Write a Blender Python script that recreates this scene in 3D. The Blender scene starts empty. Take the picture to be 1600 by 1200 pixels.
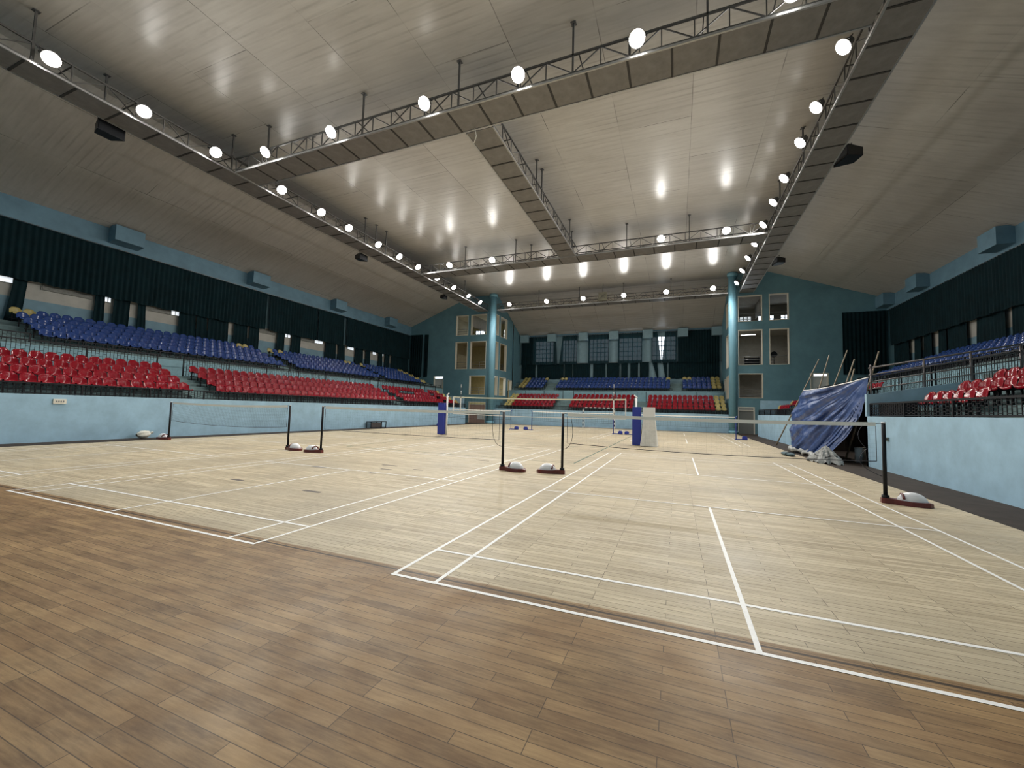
import bpy, math, random
from mathutils import Vector, Matrix, noise as mnoise
random.seed(7)
SC = bpy.context.scene
COL = SC.collection
PI = math.pi

# ------------------------------------------------------------------ camera
CAMX, CAMY, CAMZ = 2.532, -3.275, 1.595
YAW, PITCH, ROLL, FPX = 0.3866, 0.0634, 0.0270, 636.17
_f = Vector((-math.sin(YAW)*math.cos(PITCH), math.cos(YAW)*math.cos(PITCH), math.sin(PITCH)))
_r0 = Vector((math.cos(YAW), math.sin(YAW), 0)); _u0 = _r0.cross(_f)
_r = _r0*math.cos(ROLL)+_u0*math.sin(ROLL); _u = _u0*math.cos(ROLL)-_r0*math.sin(ROLL)
cam_d = bpy.data.cameras.new('camera'); cam = bpy.data.objects.new('camera', cam_d); COL.objects.link(cam)
cam_d.sensor_width = 36.0; cam_d.lens = 36.0*FPX/1600.0; cam_d.clip_end = 300
cam.matrix_world = Matrix(((_r.x, _u.x, -_f.x, CAMX), (_r.y, _u.y, -_f.y, CAMY), (_r.z, _u.z, -_f.z, CAMZ), (0, 0, 0, 1)))
SC.camera = cam

# ------------------------------------------------------------------ world, exposure
W = bpy.data.worlds.new('daylight'); SC.world = W; W.use_nodes = True
_bg = W.node_tree.nodes['Background']; _bg.inputs[0].default_value = (0.80, 0.90, 1.0, 1); _bg.inputs[1].default_value = 3.6
SC.view_settings.view_transform = 'Standard'; SC.view_settings.look = 'None'
SC.view_settings.exposure = 0.0; SC.view_settings.gamma = 1.0; SC.view_settings.use_curve_mapping = False
SC.cycles.max_bounces = 8; SC.cycles.diffuse_bounces = 5; SC.cycles.glossy_bounces = 3
SC.cycles.transparent_max_bounces = 8
SC.cycles.sample_clamp_indirect = 4.0
SC.cycles.use_denoising = True; SC.cycles.filter_width = 1.15
LAMP_W = 480.0          # every floodlight
LAMP_COL = (1.0, 0.975, 0.93)

# ------------------------------------------------------------------ materials
MATS = {}
def mat(name, col, rough=0.6, metal=0.0, noise=0.0, nscale=3.0, spec=0.5, emit=None, estr=0.0, streak=None, bump=0.0):
    if name in MATS: return MATS[name]
    m = bpy.data.materials.new(name); m.use_nodes = True; nt = m.node_tree; b = nt.nodes['Principled BSDF']
    b.inputs['Base Color'].default_value = (*col, 1); b.inputs['Roughness'].default_value = rough
    b.inputs['Metallic'].default_value = metal; b.inputs['Specular IOR Level'].default_value = spec
    if noise > 0 or bump > 0:
        tc = nt.nodes.new('ShaderNodeTexCoord'); mp = nt.nodes.new('ShaderNodeMapping')
        nt.links.new(tc.outputs['Object'], mp.inputs[0])
        if streak: mp.inputs['Scale'].default_value = streak
        n = nt.nodes.new('ShaderNodeTexNoise'); n.inputs['Scale'].default_value = nscale; n.inputs['Detail'].default_value = 6
        n.inputs['Roughness'].default_value = 0.65
        nt.links.new(mp.outputs[0], n.inputs['Vector'])
        r = nt.nodes.new('ShaderNodeMapRange'); r.inputs[1].default_value = 0.3; r.inputs[2].default_value = 0.7
        r.inputs[3].default_value = 1-noise; r.inputs[4].default_value = 1+noise*0.6
        nt.links.new(n.outputs['Fac'], r.inputs[0])
        mx = nt.nodes.new('ShaderNodeMix'); mx.data_type = 'RGBA'; mx.blend_type = 'MULTIPLY'; mx.inputs[0].default_value = 1
        mx.inputs[6].default_value = (*col, 1); nt.links.new(r.outputs[0], mx.inputs[7])
        nt.links.new(mx.outputs[2], b.inputs['Base Color'])
        if bump > 0:
            bp = nt.nodes.new('ShaderNodeBump'); bp.inputs['Strength'].default_value = bump; bp.inputs['Distance'].default_value = 0.02
            nt.links.new(n.outputs['Fac'], bp.inputs['Height']); nt.links.new(bp.outputs[0], b.inputs['Normal'])
    if emit:
        b.inputs['Emission Color'].default_value = (*emit, 1); b.inputs['Emission Strength'].default_value = estr
    MATS[name] = m
    return m

def nodes(name):
    m = bpy.data.materials.new(name); m.use_nodes = True; MATS[name] = m
    return m, m.node_tree, m.node_tree.nodes['Principled BSDF']
def mathn(nt, op, a, b=None, c=None):
    n = nt.nodes.new('ShaderNodeMath'); n.operation = op
    for i, v in enumerate((a, b, c)):
        if v is None: continue
        if isinstance(v, (int, float)): n.inputs[i].default_value = v
        else: nt.links.new(v, n.inputs[i])
    return n.outputs[0]
def mixc(nt, fac, a, b, mode='MIX'):
    n = nt.nodes.new('ShaderNodeMix'); n.data_type = 'RGBA'; n.blend_type = mode
    for i, v in ((0, fac), (6, a), (7, b)):
        if isinstance(v, (int, float)): n.inputs[i].default_value = v
        elif isinstance(v, tuple): n.inputs[i].default_value = (*v, 1)
        else: nt.links.new(v, n.inputs[i])
    return n.outputs[2]
def noise(nt, vec, scale, detail=5, rough=0.6, mscale=None):
    n = nt.nodes.new('ShaderNodeTexNoise'); n.inputs['Scale'].default_value = scale; n.inputs['Detail'].default_value = detail
    n.inputs['Roughness'].default_value = rough
    if mscale:
        mp = nt.nodes.new('ShaderNodeMapping'); mp.inputs['Scale'].default_value = mscale
        nt.links.new(vec, mp.inputs[0]); vec = mp.outputs[0]
    nt.links.new(vec, n.inputs['Vector']); return n.outputs['Fac']
def ramp(nt, fac, a0, a1, b0, b1):
    n = nt.nodes.new('ShaderNodeMapRange'); nt.links.new(fac, n.inputs[0])
    for i, v in enumerate((a0, a1, b0, b1)): n.inputs[i+1].default_value = v
    return n.outputs[0]

def make_floor_mat():
    m, nt, b = nodes('plank_floor')
    g = nt.nodes.new('ShaderNodeNewGeometry'); P = g.outputs['Position']
    sep = nt.nodes.new('ShaderNodeSeparateXYZ'); nt.links.new(P, sep.inputs[0])
    br = nt.nodes.new('ShaderNodeTexBrick'); nt.links.new(P, br.inputs['Vector'])
    br.offset = 0.37; br.offset_frequency = 3; br.squash = 1.0
    br.inputs['Color1'].default_value = (0, 0, 0, 1); br.inputs['Color2'].default_value = (1, 1, 1, 1); br.inputs['Mortar'].default_value = (0.5, 0.5, 0.5, 1)
    br.inputs['Scale'].default_value = 1.0; br.inputs['Mortar Size'].default_value = 0.0026; br.inputs['Mortar Smooth'].default_value = 0.3
    br.inputs['Bias'].default_value = 0.0
    br.inputs['Brick Width'].default_value = 0.93; br.inputs['Row Height'].default_value = 0.082
    plank = br.outputs['Color']; mort = br.outputs['Fac']
    grain = noise(nt, P, 3.0, 8, 0.65, (1.2, 16, 1)); blot = noise(nt, P, 1.7, 6, 0.62); big = noise(nt, P, 0.35, 3, 0.5); bl2 = noise(nt, P, 2.6, 7, 0.7, (0.8, 2.4, 1)); streaks = noise(nt, P, 1.4, 7, 0.7, (0.45, 5.0, 1))
    bw = nt.nodes.new('ShaderNodeRGBToBW'); nt.links.new(plank, bw.inputs[0])
    # brown varnished boards
    t = mathn(nt, 'ADD', mathn(nt, 'MULTIPLY', bw.outputs[0], 0.26), mathn(nt, 'ADD', mathn(nt, 'MULTIPLY', grain, 0.7), mathn(nt, 'MULTIPLY', bl2, 1.0)))
    t = ramp(nt, t, 0.62, 1.32, 0, 1)
    brown = mixc(nt, t, (0.095, 0.052, 0.022), (0.400, 0.262, 0.125))
    red = ramp(nt, blot, 0.42, 0.68, 0, 0.35)
    brown = mixc(nt, red, brown, (0.19, 0.098, 0.046))
    # bleached boards
    t2 = mathn(nt, 'ADD', mathn(nt, 'MULTIPLY', bw.outputs[0], 0.30), mathn(nt, 'ADD', mathn(nt, 'MULTIPLY', grain, 1.0), mathn(nt, 'MULTIPLY', streaks, 0.8)))
    t2 = ramp(nt, t2, 0.68, 1.30, 0, 1)
    pale = mixc(nt, t2, (0.315, 0.252, 0.163), (0.605, 0.518, 0.362))
    gray = ramp(nt, big, 0.47, 0.66, 0, 0.55)
    pale = mixc(nt, gray, pale, (0.35, 0.305, 0.225))
    dirt = ramp(nt, noise(nt, P, 1.1, 8, 0.72, (0.55, 2.0, 1)), 0.57, 0.74, 0, 0.6)
    pale = mixc(nt, dirt, pale, (0.19, 0.155, 0.11))
    fine = ramp(nt, noise(nt, P, 2.2, 8, 0.75, (0.9, 22, 1)), 0.50, 0.72, 0, 0.5)
    pale = mixc(nt, fine, pale, (0.24, 0.195, 0.13))
    edge = mathn(nt, 'ADD', sep.outputs['Y'], mathn(nt, 'MULTIPLY', mathn(nt, 'SUBTRACT', bl2, 0.5), 0.05))
    zone = ramp(nt, edge, 0.19, 0.21, 0, 1)
    col = mixc(nt, zone, brown, pale)
    dk = ramp(nt, sep.outputs['Y'], 0.112, 0.118, 0, 1); dk2 = ramp(nt, sep.outputs['Y'], 0.140, 0.146, 1, 0)
    seam = mathn(nt, 'MULTIPLY', mathn(nt, 'MINIMUM', dk, dk2), 0.96)
    far = mathn(nt, 'MULTIPLY', mort, 0.80)
    col = mixc(nt, mathn(nt, 'MAXIMUM', seam, far), col, (0.035, 0.024, 0.016))
    nt.links.new(col, b.inputs['Base Color'])
    nt.links.new(ramp(nt, blot, 0.3, 0.7, 0.36, 0.54), b.inputs['Roughness'])
    b.inputs['Specular IOR Level'].default_value = 0.14
    return m
def make_ceiling_mat():
    m, nt, b = nodes('ceiling_board')
    g = nt.nodes.new('ShaderNodeNewGeometry'); P = g.outputs['Position']
    br = nt.nodes.new('ShaderNodeTexBrick'); nt.links.new(P, br.inputs['Vector'])
    mp = nt.nodes.new('ShaderNodeMapping'); mp.inputs['Rotation'].default_value = (0, 0, PI/2); nt.links.new(P, mp.inputs[0]); nt.links.new(mp.outputs[0], br.inputs['Vector'])
    br.offset = 0.5; br.inputs['Color1'].default_value = (0, 0, 0, 1); br.inputs['Color2'].default_value = (1, 1, 1, 1); br.inputs['Mortar'].default_value = (.5, .5, .5, 1)
    br.inputs['Scale'].default_value = 1; br.inputs['Mortar Size'].default_value = 0.014; br.inputs['Brick Width'].default_value = 6.2; br.inputs['Row Height'].default_value = 3.1
    bw = nt.nodes.new('ShaderNodeRGBToBW'); nt.links.new(br.outputs['Color'], bw.inputs[0])
    st = noise(nt, P, 1.3, 6, 0.6, (0.25, 3.5, 1)); st2 = noise(nt, P, 9.0, 4, 0.6, (0.08, 1, 1)); bl = noise(nt, P, 0.5, 4, 0.55)
    t = mathn(nt, 'ADD', mathn(nt, 'MULTIPLY', st, 0.5), mathn(nt, 'ADD', mathn(nt, 'MULTIPLY', bw.outputs[0], 0.14), mathn(nt, 'ADD', mathn(nt, 'MULTIPLY', bl, 0.35), mathn(nt, 'MULTIPLY', st2, 0.25))))
    t = ramp(nt, t, 0.38, 0.86, 0, 1)
    col = mixc(nt, t, (0.395, 0.368, 0.332), (0.545, 0.52, 0.475))
    sy = nt.nodes.new('ShaderNodeSeparateXYZ'); nt.links.new(P, sy.inputs[0])
    rib = mathn(nt, 'SINE', mathn(nt, 'MULTIPLY', mathn(nt, 'ADD', sy.outputs['Y'], mathn(nt, 'MULTIPLY', st, 0.10)), 2*PI/0.32))
    ribf = mathn(nt, 'MULTIPLY', ramp(nt, rib, 0.55, 1.0, 0, 1), ramp(nt, noise(nt, P, 0.7, 5, 0.65, (0.5, 1.2, 1)), 0.42, 0.66, 0.0, 0.42))
    col = mixc(nt, ribf, col, (0.26, 0.235, 0.205))
    blot2 = ramp(nt, noise(nt, P, 0.9, 7, 0.7, (0.6, 2.2, 1)), 0.52, 0.72, 0, 0.35)
    col = mixc(nt, blot2, col, (0.33, 0.30, 0.265))
    broken = ramp(nt, noise(nt, P, 0.45, 3, 0.5), 0.44, 0.56, 0.1, 0.75)
    col = mixc(nt, mathn(nt, 'MULTIPLY', br.outputs['Fac'], broken), col, (0.10, 0.09, 0.08))
    nt.links.new(col, b.inputs['Base Color']); b.inputs['Roughness'].default_value = 0.28; b.inputs['Specular IOR Level'].default_value = 0.33
    return m
def make_dado_mat(name, zc, up, low):
    m, nt, b = nodes(name)
    g = nt.nodes.new('ShaderNodeNewGeometry'); P = g.outputs['Position']
    sep = nt.nodes.new('ShaderNodeSeparateXYZ'); nt.links.new(P, sep.inputs[0])
    z = mathn(nt, 'MULTIPLY', ramp(nt, sep.outputs['Z'], zc-0.01, zc+0.01, 0, 1), ramp(nt, sep.outputs['Z'], 7.72, 7.74, 1, 0))
    c = mixc(nt, z, low, up); n = ramp(nt, noise(nt, P, 1.5, 6), 0.3, 0.7, 0.85, 1.1)
    nt.links.new(mixc(nt, 1.0, c, n, 'MULTIPLY'), b.inputs['Base Color']); b.inputs['Roughness'].default_value = 0.7
    return m
def make_sheer(name, col, op):
    m, nt, b = nodes(name)
    b.inputs['Base Color'].default_value = (*col, 1); b.inputs['Roughness'].default_value = 0.9
    tr = nt.nodes.new('ShaderNodeBsdfTransparent'); tl = nt.nodes.new('ShaderNodeBsdfTranslucent'); tl.inputs[0].default_value = (*[c*2.5 for c in col], 1)
    m1 = nt.nodes.new('ShaderNodeMixShader'); m1.inputs[0].default_value = 0.10
    nt.links.new(b.outputs[0], m1.inputs[1]); nt.links.new(tl.outputs[0], m1.inputs[2])
    m2 = nt.nodes.new('ShaderNodeMixShader'); m2.inputs[0].default_value = op
    nt.links.new(tr.outputs[0], m2.inputs[1]); nt.links.new(m1.outputs[0], m2.inputs[2])
    nt.links.new(m2.outputs[0], nt.nodes['Material Output'].inputs[0])
    return m

FLOOR = make_floor_mat(); CEIL = make_ceiling_mat()
PARAPET = mat('parapet_paint', (0.330, 0.510, 0.640), 0.65, noise=0.16, nscale=1.6)
TOWER = mat('tower_teal', (0.135, 0.280, 0.340), 0.6, noise=0.14, nscale=1.1)  # darker, more teal blue than the parapets
COLUMN = mat('column_paint', (0.170, 0.370, 0.470), 0.45, noise=0.06)
BEAM = mat('beam_paint', (0.125, 0.240, 0.320), 0.6, noise=0.18, nscale=1.4)
DADO = make_dado_mat('wall_dado', 6.66, (0.43, 0.415, 0.375), (0.17, 0.29, 0.36))
PANEL = mat('pale_panel', (0.24, 0.37, 0.43), 0.7, noise=0.1)
TERR = mat('terrace_concrete', (0.150, 0.225, 0.230), 0.75, noise=0.3, nscale=2.0)
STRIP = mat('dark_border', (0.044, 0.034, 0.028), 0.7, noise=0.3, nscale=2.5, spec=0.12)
CREAM = mat('cream_wall', (0.62, 0.56, 0.40), 0.8, noise=0.12)
OCHRE = mat('ochre_wall', (0.50, 0.42, 0.22), 0.8, noise=0.12)
ROOMG = mat('room_grey', (0.33, 0.305, 0.255), 0.8, noise=0.12)
FRAMEW = mat('cream_frame', (0.74, 0.70, 0.60), 0.6)
CURT = mat('green_curtain', (0.0032, 0.0190, 0.0245), 0.85, noise=0.35, nscale=1.6, spec=0.2)
SHEER = make_sheer('backlit_curtain', (0.0045, 0.026, 0.034), 0.987)
BLACK = mat('black_metal', (0.008, 0.009, 0.012), 0.5, 0.0, spec=0.25)
RAILM = mat('dull_steel', (0.17, 0.155, 0.155), 0.4, 0.4)
STEEL = mat('grey_steel', (0.30, 0.31, 0.32), 0.35, 0.6)
TRUSSM = mat('truss_steel', (0.115, 0.112, 0.108), 0.45, 0.3, noise=0.15)
RIBM = mat('soffit_rib_dark', (0.045, 0.042, 0.040), 0.6)
SOFFIT = mat('soffit_sheet', (0.235, 0.222, 0.212), 0.42, 0.1, noise=0.22, nscale=2.2)
EDGEM = mat('edge_angle', (0.42, 0.42, 0.42), 0.3, 0.5)
RED = mat('red_plastic', (0.215, 0.0065, 0.014), 0.10, noise=0.10, nscale=9, spec=0.24)
BLUE = mat('blue_plastic', (0.026, 0.060, 0.210), 0.14, noise=0.10, nscale=9, spec=0.24)
YELLOW = mat('yellow_plastic', (0.38, 0.31, 0.10), 0.32, noise=0.10, nscale=9)
WHITE = mat('white_paint', (0.80, 0.80, 0.78), 0.4)
LINE = mat('line_paint', (0.82, 0.82, 0.80), 0.5, noise=0.10, nscale=14)
TAPE = mat('net_tape', (0.92, 0.92, 0.89), 0.6)
YTAPE = mat('aged_tape', (0.76, 0.74, 0.55), 0.6)
NETM = mat('net_cord', (0.030, 0.030, 0.040), 0.7)
PADB = mat('blue_pad', (0.022, 0.040, 0.310), 0.45)
BLUEM = mat('blue_metal', (0.030, 0.060, 0.300), 0.4)
BASER = mat('maroon_base', (0.130, 0.018, 0.014), 0.35)
DOME = mat('white_dome', (0.82, 0.82, 0.84), 0.28)
GREENL = mat('green_line', (0.02, 0.085, 0.05), 0.6)
WOODP = mat('bamboo_pole', (0.30, 0.24, 0.165), 0.6, noise=0.3, nscale=5)
TARPM = mat('tarp_blue', (0.022, 0.058, 0.185), 0.36, noise=0.25, nscale=2.5)
SHEETM = mat('grey_sheet', (0.33, 0.34, 0.33), 0.5, noise=0.35, nscale=4)
LENS = mat('lamp_glass', (1, 1, 1), 0.3, emit=(1.0, 0.97, 0.90), estr=45.0)
TUBE = mat('tube_light', (1, 1, 1), 0.3, emit=(0.95, 0.97, 1.0), estr=9.0)
LOUV = mat('louvre_grey', (0.20, 0.20, 0.175), 0.5, noise=0.15)
PANE = mat('daylit_pane', (0.8, 0.85, 0.9), 0.2, emit=(0.86, 0.93, 1.0), estr=0.75)
SPK = mat('speaker_black', (0.008, 0.009, 0.012), 0.4)

# ------------------------------------------------------------------ mesh building
class MB:
    def __init__(s): s.v = []; s.f = []; s.mi = []; s.sm = []
    def add(s, vs, fs, mi=0, smooth=False):
        o = len(s.v); s.v += [tuple(v) for v in vs]; s.f += [tuple(i+o for i in f) for f in fs]
        s.mi += [mi]*len(fs); s.sm += [smooth]*len(fs); return s
    def box(s, x0, y0, z0, x1, y1, z1, mi=0):
        vs = [(x, y, z) for x in (x0, x1) for y in (y0, y1) for z in (z0, z1)]
        return s.add(vs, [(0, 1, 3, 2), (4, 6, 7, 5), (0, 4, 5, 1), (2, 3, 7, 6), (0, 2, 6, 4), (1, 5, 7, 3)], mi)
    def bar(s, a, b, w, h=None, mi=0, up=(0, 0, 1)):
        a = Vector(a); b = Vector(b); d = (b-a).normalized(); u = Vector(up)
        if abs(d.dot(u)) > 0.98: u = Vector((1, 0, 0))
        r = d.cross(u).normalized(); u = r.cross(d); h = w if h is None else h
        vs = [p+r*(i*w/2)+u*(j*h/2) for p in (a, b) for i, j in ((-1, -1), (1, -1), (1, 1), (-1, 1))]
        return s.add(vs, [(3, 2, 1, 0), (4, 5, 6, 7), (0, 1, 5, 4), (1, 2, 6, 5), (2, 3, 7, 6), (3, 0, 4, 7)], mi)
    def tube(s, pts, r, n=8, mi=0, cap=True):
        pts = [Vector(p) for p in pts]; rs = r if isinstance(r, (list, tuple)) else [r]*len(pts); vs = []; fs = []
        ref = None
        for i, p in enumerate(pts):
            d = (pts[min(i+1, len(pts)-1)]-pts[max(i-1, 0)]).normalized()
            if ref is None: ref = Vector((0, 0, 1)) if abs(d.z) < 0.9 else Vector((1, 0, 0))
            a = d.cross(ref).normalized(); c = d.cross(a).normalized(); ref = -c if False else ref
            for k in range(n):
                t = 2*PI*k/n; vs.append(p+a*(rs[i]*math.cos(t))+c*(rs[i]*math.sin(t)))
        for i in range(len(pts)-1):
            for k in range(n):
                fs.append((i*n+k, i*n+(k+1) % n, (i+1)*n+(k+1) % n, (i+1)*n+k))
        s.add(vs, fs, mi, True)
        if cap:
            o = len(s.v)-len(vs)
            s.f += [tuple(o+k for k in range(n))[::-1], tuple(o+(len(pts)-1)*n+k for k in range(n))]; s.mi += [mi]*2; s.sm += [False]*2
        return s
    def grid(s, fn, nu, nv, mi=0, smooth=True):
        vs = [fn(i/nu, j/nv) for j in range(nv+1) for i in range(nu+1)]
        fs = [(j*(nu+1)+i, j*(nu+1)+i+1, (j+1)*(nu+1)+i+1, (j+1)*(nu+1)+i) for j in range(nv) for i in range(nu)]
        return s.add(vs, fs, mi, smooth)
    def quad(s, a, b, c, d, mi=0): return s.add([a, b, c, d], [(0, 1, 2, 3)], mi)
    def mesh(s, name, mats):
        me = bpy.data.meshes.new(name); me.from_pydata(s.v, [], s.f)
        for m in (mats if isinstance(mats, (list, tuple)) else [mats]): me.materials.append(m)
        me.polygons.foreach_set('material_index', s.mi); me.polygons.foreach_set('use_smooth', s.sm); me.update(); return me
    def build(s, name, mats, parent=None, loc=(0, 0, 0), rotz=0):
        o = bpy.data.objects.new(name, s.mesh(name, mats)); COL.objects.link(o)
        o.location = loc; o.rotation_euler = (0, 0, rotz)
        if parent: o.parent = parent
        return o
def tag(o, label, cat, group=None):
    o['label'] = label; o['category'] = cat
    if group: o['group'] = group
    return o
def thing(name, label, cat, loc=(0, 0, 0), rotz=0, group=None):
    o = bpy.data.objects.new(name, None); COL.objects.link(o); o.empty_display_size = 0.1
    o.location = loc; o.rotation_euler = (0, 0, rotz); return tag(o, label, cat, group)
def struct(o): o['kind'] = 'structure'; return o
def link_copy(o, parent=None):
    c = o.copy(); COL.objects.link(c)
    if parent: c.parent = parent
    for ch in o.children: link_copy(ch, c)
    return c
ORD = 'zeroth first second third fourth fifth sixth seventh eighth ninth tenth eleventh twelfth thirteenth fourteenth fifteenth sixteenth seventeenth eighteenth nineteenth twentieth'.split()
def ordw(n): return ORD[n] if n <= 20 else f"{n}{'st' if n % 10 == 1 else 'nd' if n % 10 == 2 else 'rd' if n % 10 == 3 else 'th'}"
_cnt = {}
def nm(base):                     # window_1, window_2 ... for the setting
    _cnt[base] = _cnt.get(base, 0)+1; return f"{base}_{_cnt[base]}"

# ------------------------------------------------------------------ main dimensions
XL, XR, YB = -18.3, 8.55, 39.0           # parapets round the playing floor
WL, WR, WB = -28.75, 18.85, 47.1         # outer walls behind the stands
YT = 38.7                                # front faces of the two corner towers
YF = -9.0                                # wall behind the camera
HP = 1.70                                # parapet height
ZC, ZE = 14.75, 11.45                    # flat ceiling, eaves

# ------------------------------------------------------------------ floor
BL, BB = XL+1.2, YB-.9
b = MB(); b.quad((BL, YF, 0), (7.3, YF, 0), (7.3, BB, 0), (BL, BB, 0), 0)
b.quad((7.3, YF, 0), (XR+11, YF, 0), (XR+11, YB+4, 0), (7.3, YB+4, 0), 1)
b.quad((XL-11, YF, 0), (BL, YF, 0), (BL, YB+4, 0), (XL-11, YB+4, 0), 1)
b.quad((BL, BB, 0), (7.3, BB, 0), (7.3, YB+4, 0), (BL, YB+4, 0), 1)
floor = struct(b.build('floor', [FLOOR, STRIP]))
def marking(x0, y0, name='court_marking', far=False):
    b = MB(); w = 0.04; z = 0.0015
    def r(xa, ya, xb, yb): b.quad((x0+xa, y0+ya, z), (x0+xb, y0+ya, z), (x0+xb, y0+yb, z), (x0+xa, y0+yb, z))
    for xa in (0, 0.46, 5.60, 6.06): r(xa, 0, xa+w, 13.4)
    z = 0.0022
    for ya in (0, 0.76, 4.68, 8.68, 12.6, 13.36): r(0, ya, 6.1, ya+w)
    z = 0.0029
    for ya, yb in ((0, 4.70), (8.70, 13.4)): r(3.03, ya, 3.07, yb)
    return b.build(name, LINE, floor)
for x0 in (0, -8.0, -16.0):
    marking(x0, 0); marking(x0, 21.3)
b = MB(); z = 0.0012
for x in (-0.42, -9.46): b.quad((x-.025, 9.2, z), (x+.025, 9.2, z), (x+.025, 27.2, z), (x-.025, 27.2, z))
z = 0.0009
for y in (9.2, 15.2, 18.2, 21.2, 27.2): b.quad((-9.46, y-.025, z), (-.42, y-.025, z), (-.42, y+.025, z), (-9.46, y+.025, z))
b.build('volleyball_marking', GREENL, floor)
PATCH = mat('floor_repair', (0.09, 0.07, 0.055), 0.7)
for x, y, l, w in ((-6.05, 2.45, .33, .10), (-3.9, 2.35, .42, .10), (-6.2, 4.6, .5, .09), (-4.95, 5.8, .5, .09), (-4.5, 5.2, .35, .09), (-4.3, 4.55, .22, .09), (-3.75, 5.55, .3, .08), (-3.3, 8.2, .45, .09)):
    MB().quad((x, y, .001), (x+l, y, .001), (x+l, y+w, .001), (x, y+w, .001)).build('floor_patch', PATCH, floor)

# ------------------------------------------------------------------ ceiling
cl, cr = -20.3, 9.9
yc = 39.8
b = MB()
b.quad((cl, YF, ZC), (cl, yc, ZC), (cr, yc, ZC), (cr, YF, ZC))
b.quad((WL, YF, ZE), (WL, YT+6, ZE), (cl, YT+6, ZC), (cl, YF, ZC))
b.quad((cr, YF, ZC), (cr, YT+6, ZC), (WR, YT+6, ZE), (WR, YF, ZE))
b.quad((cl, yc, ZC), (cl, WB+.2, ZE-.15), (cr, WB+.2, ZE-.15), (cr, yc, ZC))
b.quad((cl, yc, ZC), (cl, YT+6, ZC), (cl, YT+6, ZE), (cl, yc, ZE)); b.quad((cr, yc, ZC), (cr, yc, ZE), (cr, YT+6, ZE), (cr, YT+6, ZC))
struct(b.build('ceiling', CEIL))

# ------------------------------------------------------------------ walls
def holes_wall(name, m, ax, pos, thick, a0, a1, z0, z1, holes, parent=None):
    """wall in the plane ax=pos, running a0..a1 along the other axis, with rectangular openings (a,b,za,zb)"""
    As = sorted({a0, a1, *[h[0] for h in holes], *[h[1] for h in holes]}); Zs = sorted({z0, z1, *[h[2] for h in holes], *[h[3] for h in holes]})
    b = MB()
    for i in range(len(As)-1):
        j0 = None
        for j in range(len(Zs)):
            solid = j < len(Zs)-1 and not any(h[0] <= (As[i]+As[i+1])/2 <= h[1] and h[2] <= (Zs[j]+Zs[j+1])/2 <= h[3] for h in holes)
            if solid and j0 is None: j0 = j
            if not solid and j0 is not None:
                p = (pos, pos+thick) if thick > 0 else (pos+thick, pos)
                if ax == 0: b.box(p[0], As[i], Zs[j0], p[1], As[i+1], Zs[j])
                else: b.box(As[i], p[0], Zs[j0], As[i+1], p[1], Zs[j])
                j0 = None
    return struct(b.build(name, m, parent))
struct(MB().box(WL, YF-.2, -.1, WR, YF, ZC+.1).build('wall_front', PARAPET))
struct(MB().box(WL-.2, YF, 0, WL, YT+6, ZE+.3).build('wall_left', DADO))
struct(MB().box(WR, YF, 0, WR+.2, YT+6, ZE+.3).build('wall_right', DADO))
# parapets
TUN0, TUN1 = 14.4, 21.8
struct(MB().box(XL-.18, YF, 0, XL, 35.0, HP).build('wall_left_parapet', PARAPET))
struct(MB().box(XR, YF, 0, XR+.18, TUN0, HP).box(XR, TUN0-.16, 0, XR+.18, TUN0, 2.46).box(XR, TUN1, 0, XR+.18, 34.8, HP).build('wall_right_parapet', PARAPET))
struct(MB().box(-16.9, YB, 0, 7.1, YB+.18, HP).build('wall_back_parapet', PARAPET))
# sloping wing wall beside the tunnel
b = MB(); b.add([(XR+.18, TUN0-.16, 0), (13.72, TUN0-.16, 0), (13.72, TUN0-.16, 3.38), (XR+.18, TUN0-.16, 2.46), (XR+.18, TUN0, 0), (13.72, TUN0, 0), (13.72, TUN0, 3.38), (XR+.18, TUN0, 2.46)],
  [(0, 1, 2, 3), (7, 6, 5, 4), (3, 2, 6, 7), (0, 3, 7, 4)])
struct(b.build('wall_tunnel_wing', PARAPET))
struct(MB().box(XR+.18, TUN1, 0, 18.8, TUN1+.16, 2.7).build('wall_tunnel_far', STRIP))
struct(MB().box(XR+1.3, TUN0, 2.35, 18.8, TUN1, 2.5).build('ceiling_tunnel', TERR))

# ------------------------------------------------------------------ corner towers
def frame(ax, pos, a0, a1, z0, z1, depth, t=0.07):
    b = MB(); d0, d1 = (pos-.03, pos+depth) if depth > 0 else (pos+depth, pos+.03)
    for (p, q, r, s) in ((a0, a0+t, z0, z1), (a1-t, a1, z0, z1), (a0+t, a1-t, z1-t, z1), (a0+t, a1-t, z0, z0+t*.6)):
        if ax == 1: b.box(p, d0, r, q, d1, s)
        else: b.box(d0, p, r, d1, q, s)
    return struct(b.build(nm('window'), FRAMEW))
def rail_in(ax, pos, a0, a1, z, label):
    b = MB(); t = thing('balcony_railing', label, 'railing', ((a0+a1)/2, pos, z) if ax == 1 else (pos, (a0+a1)/2, z), 0 if ax == 1 else PI/2)
    h = (a1-a0)/2
    for k, zz in enumerate((.30, .58, .86)): MB().tube([(-h, 0, zz), (h, 0, zz)], .022, 6).build('rail', STEEL, t)
    n = max(2, int(h*2/1.0)+1)
    for k in range(n):
        x = -h+.04+(2*h-.08)*k/(n-1); MB().tube([(x, 0, 0), (x, 0, .86)], .02, 6).build('post', STEEL, t)
LEVELS = ((3.22, 5.45), (6.22, 9.45), (10.2, 12.62))
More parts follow.
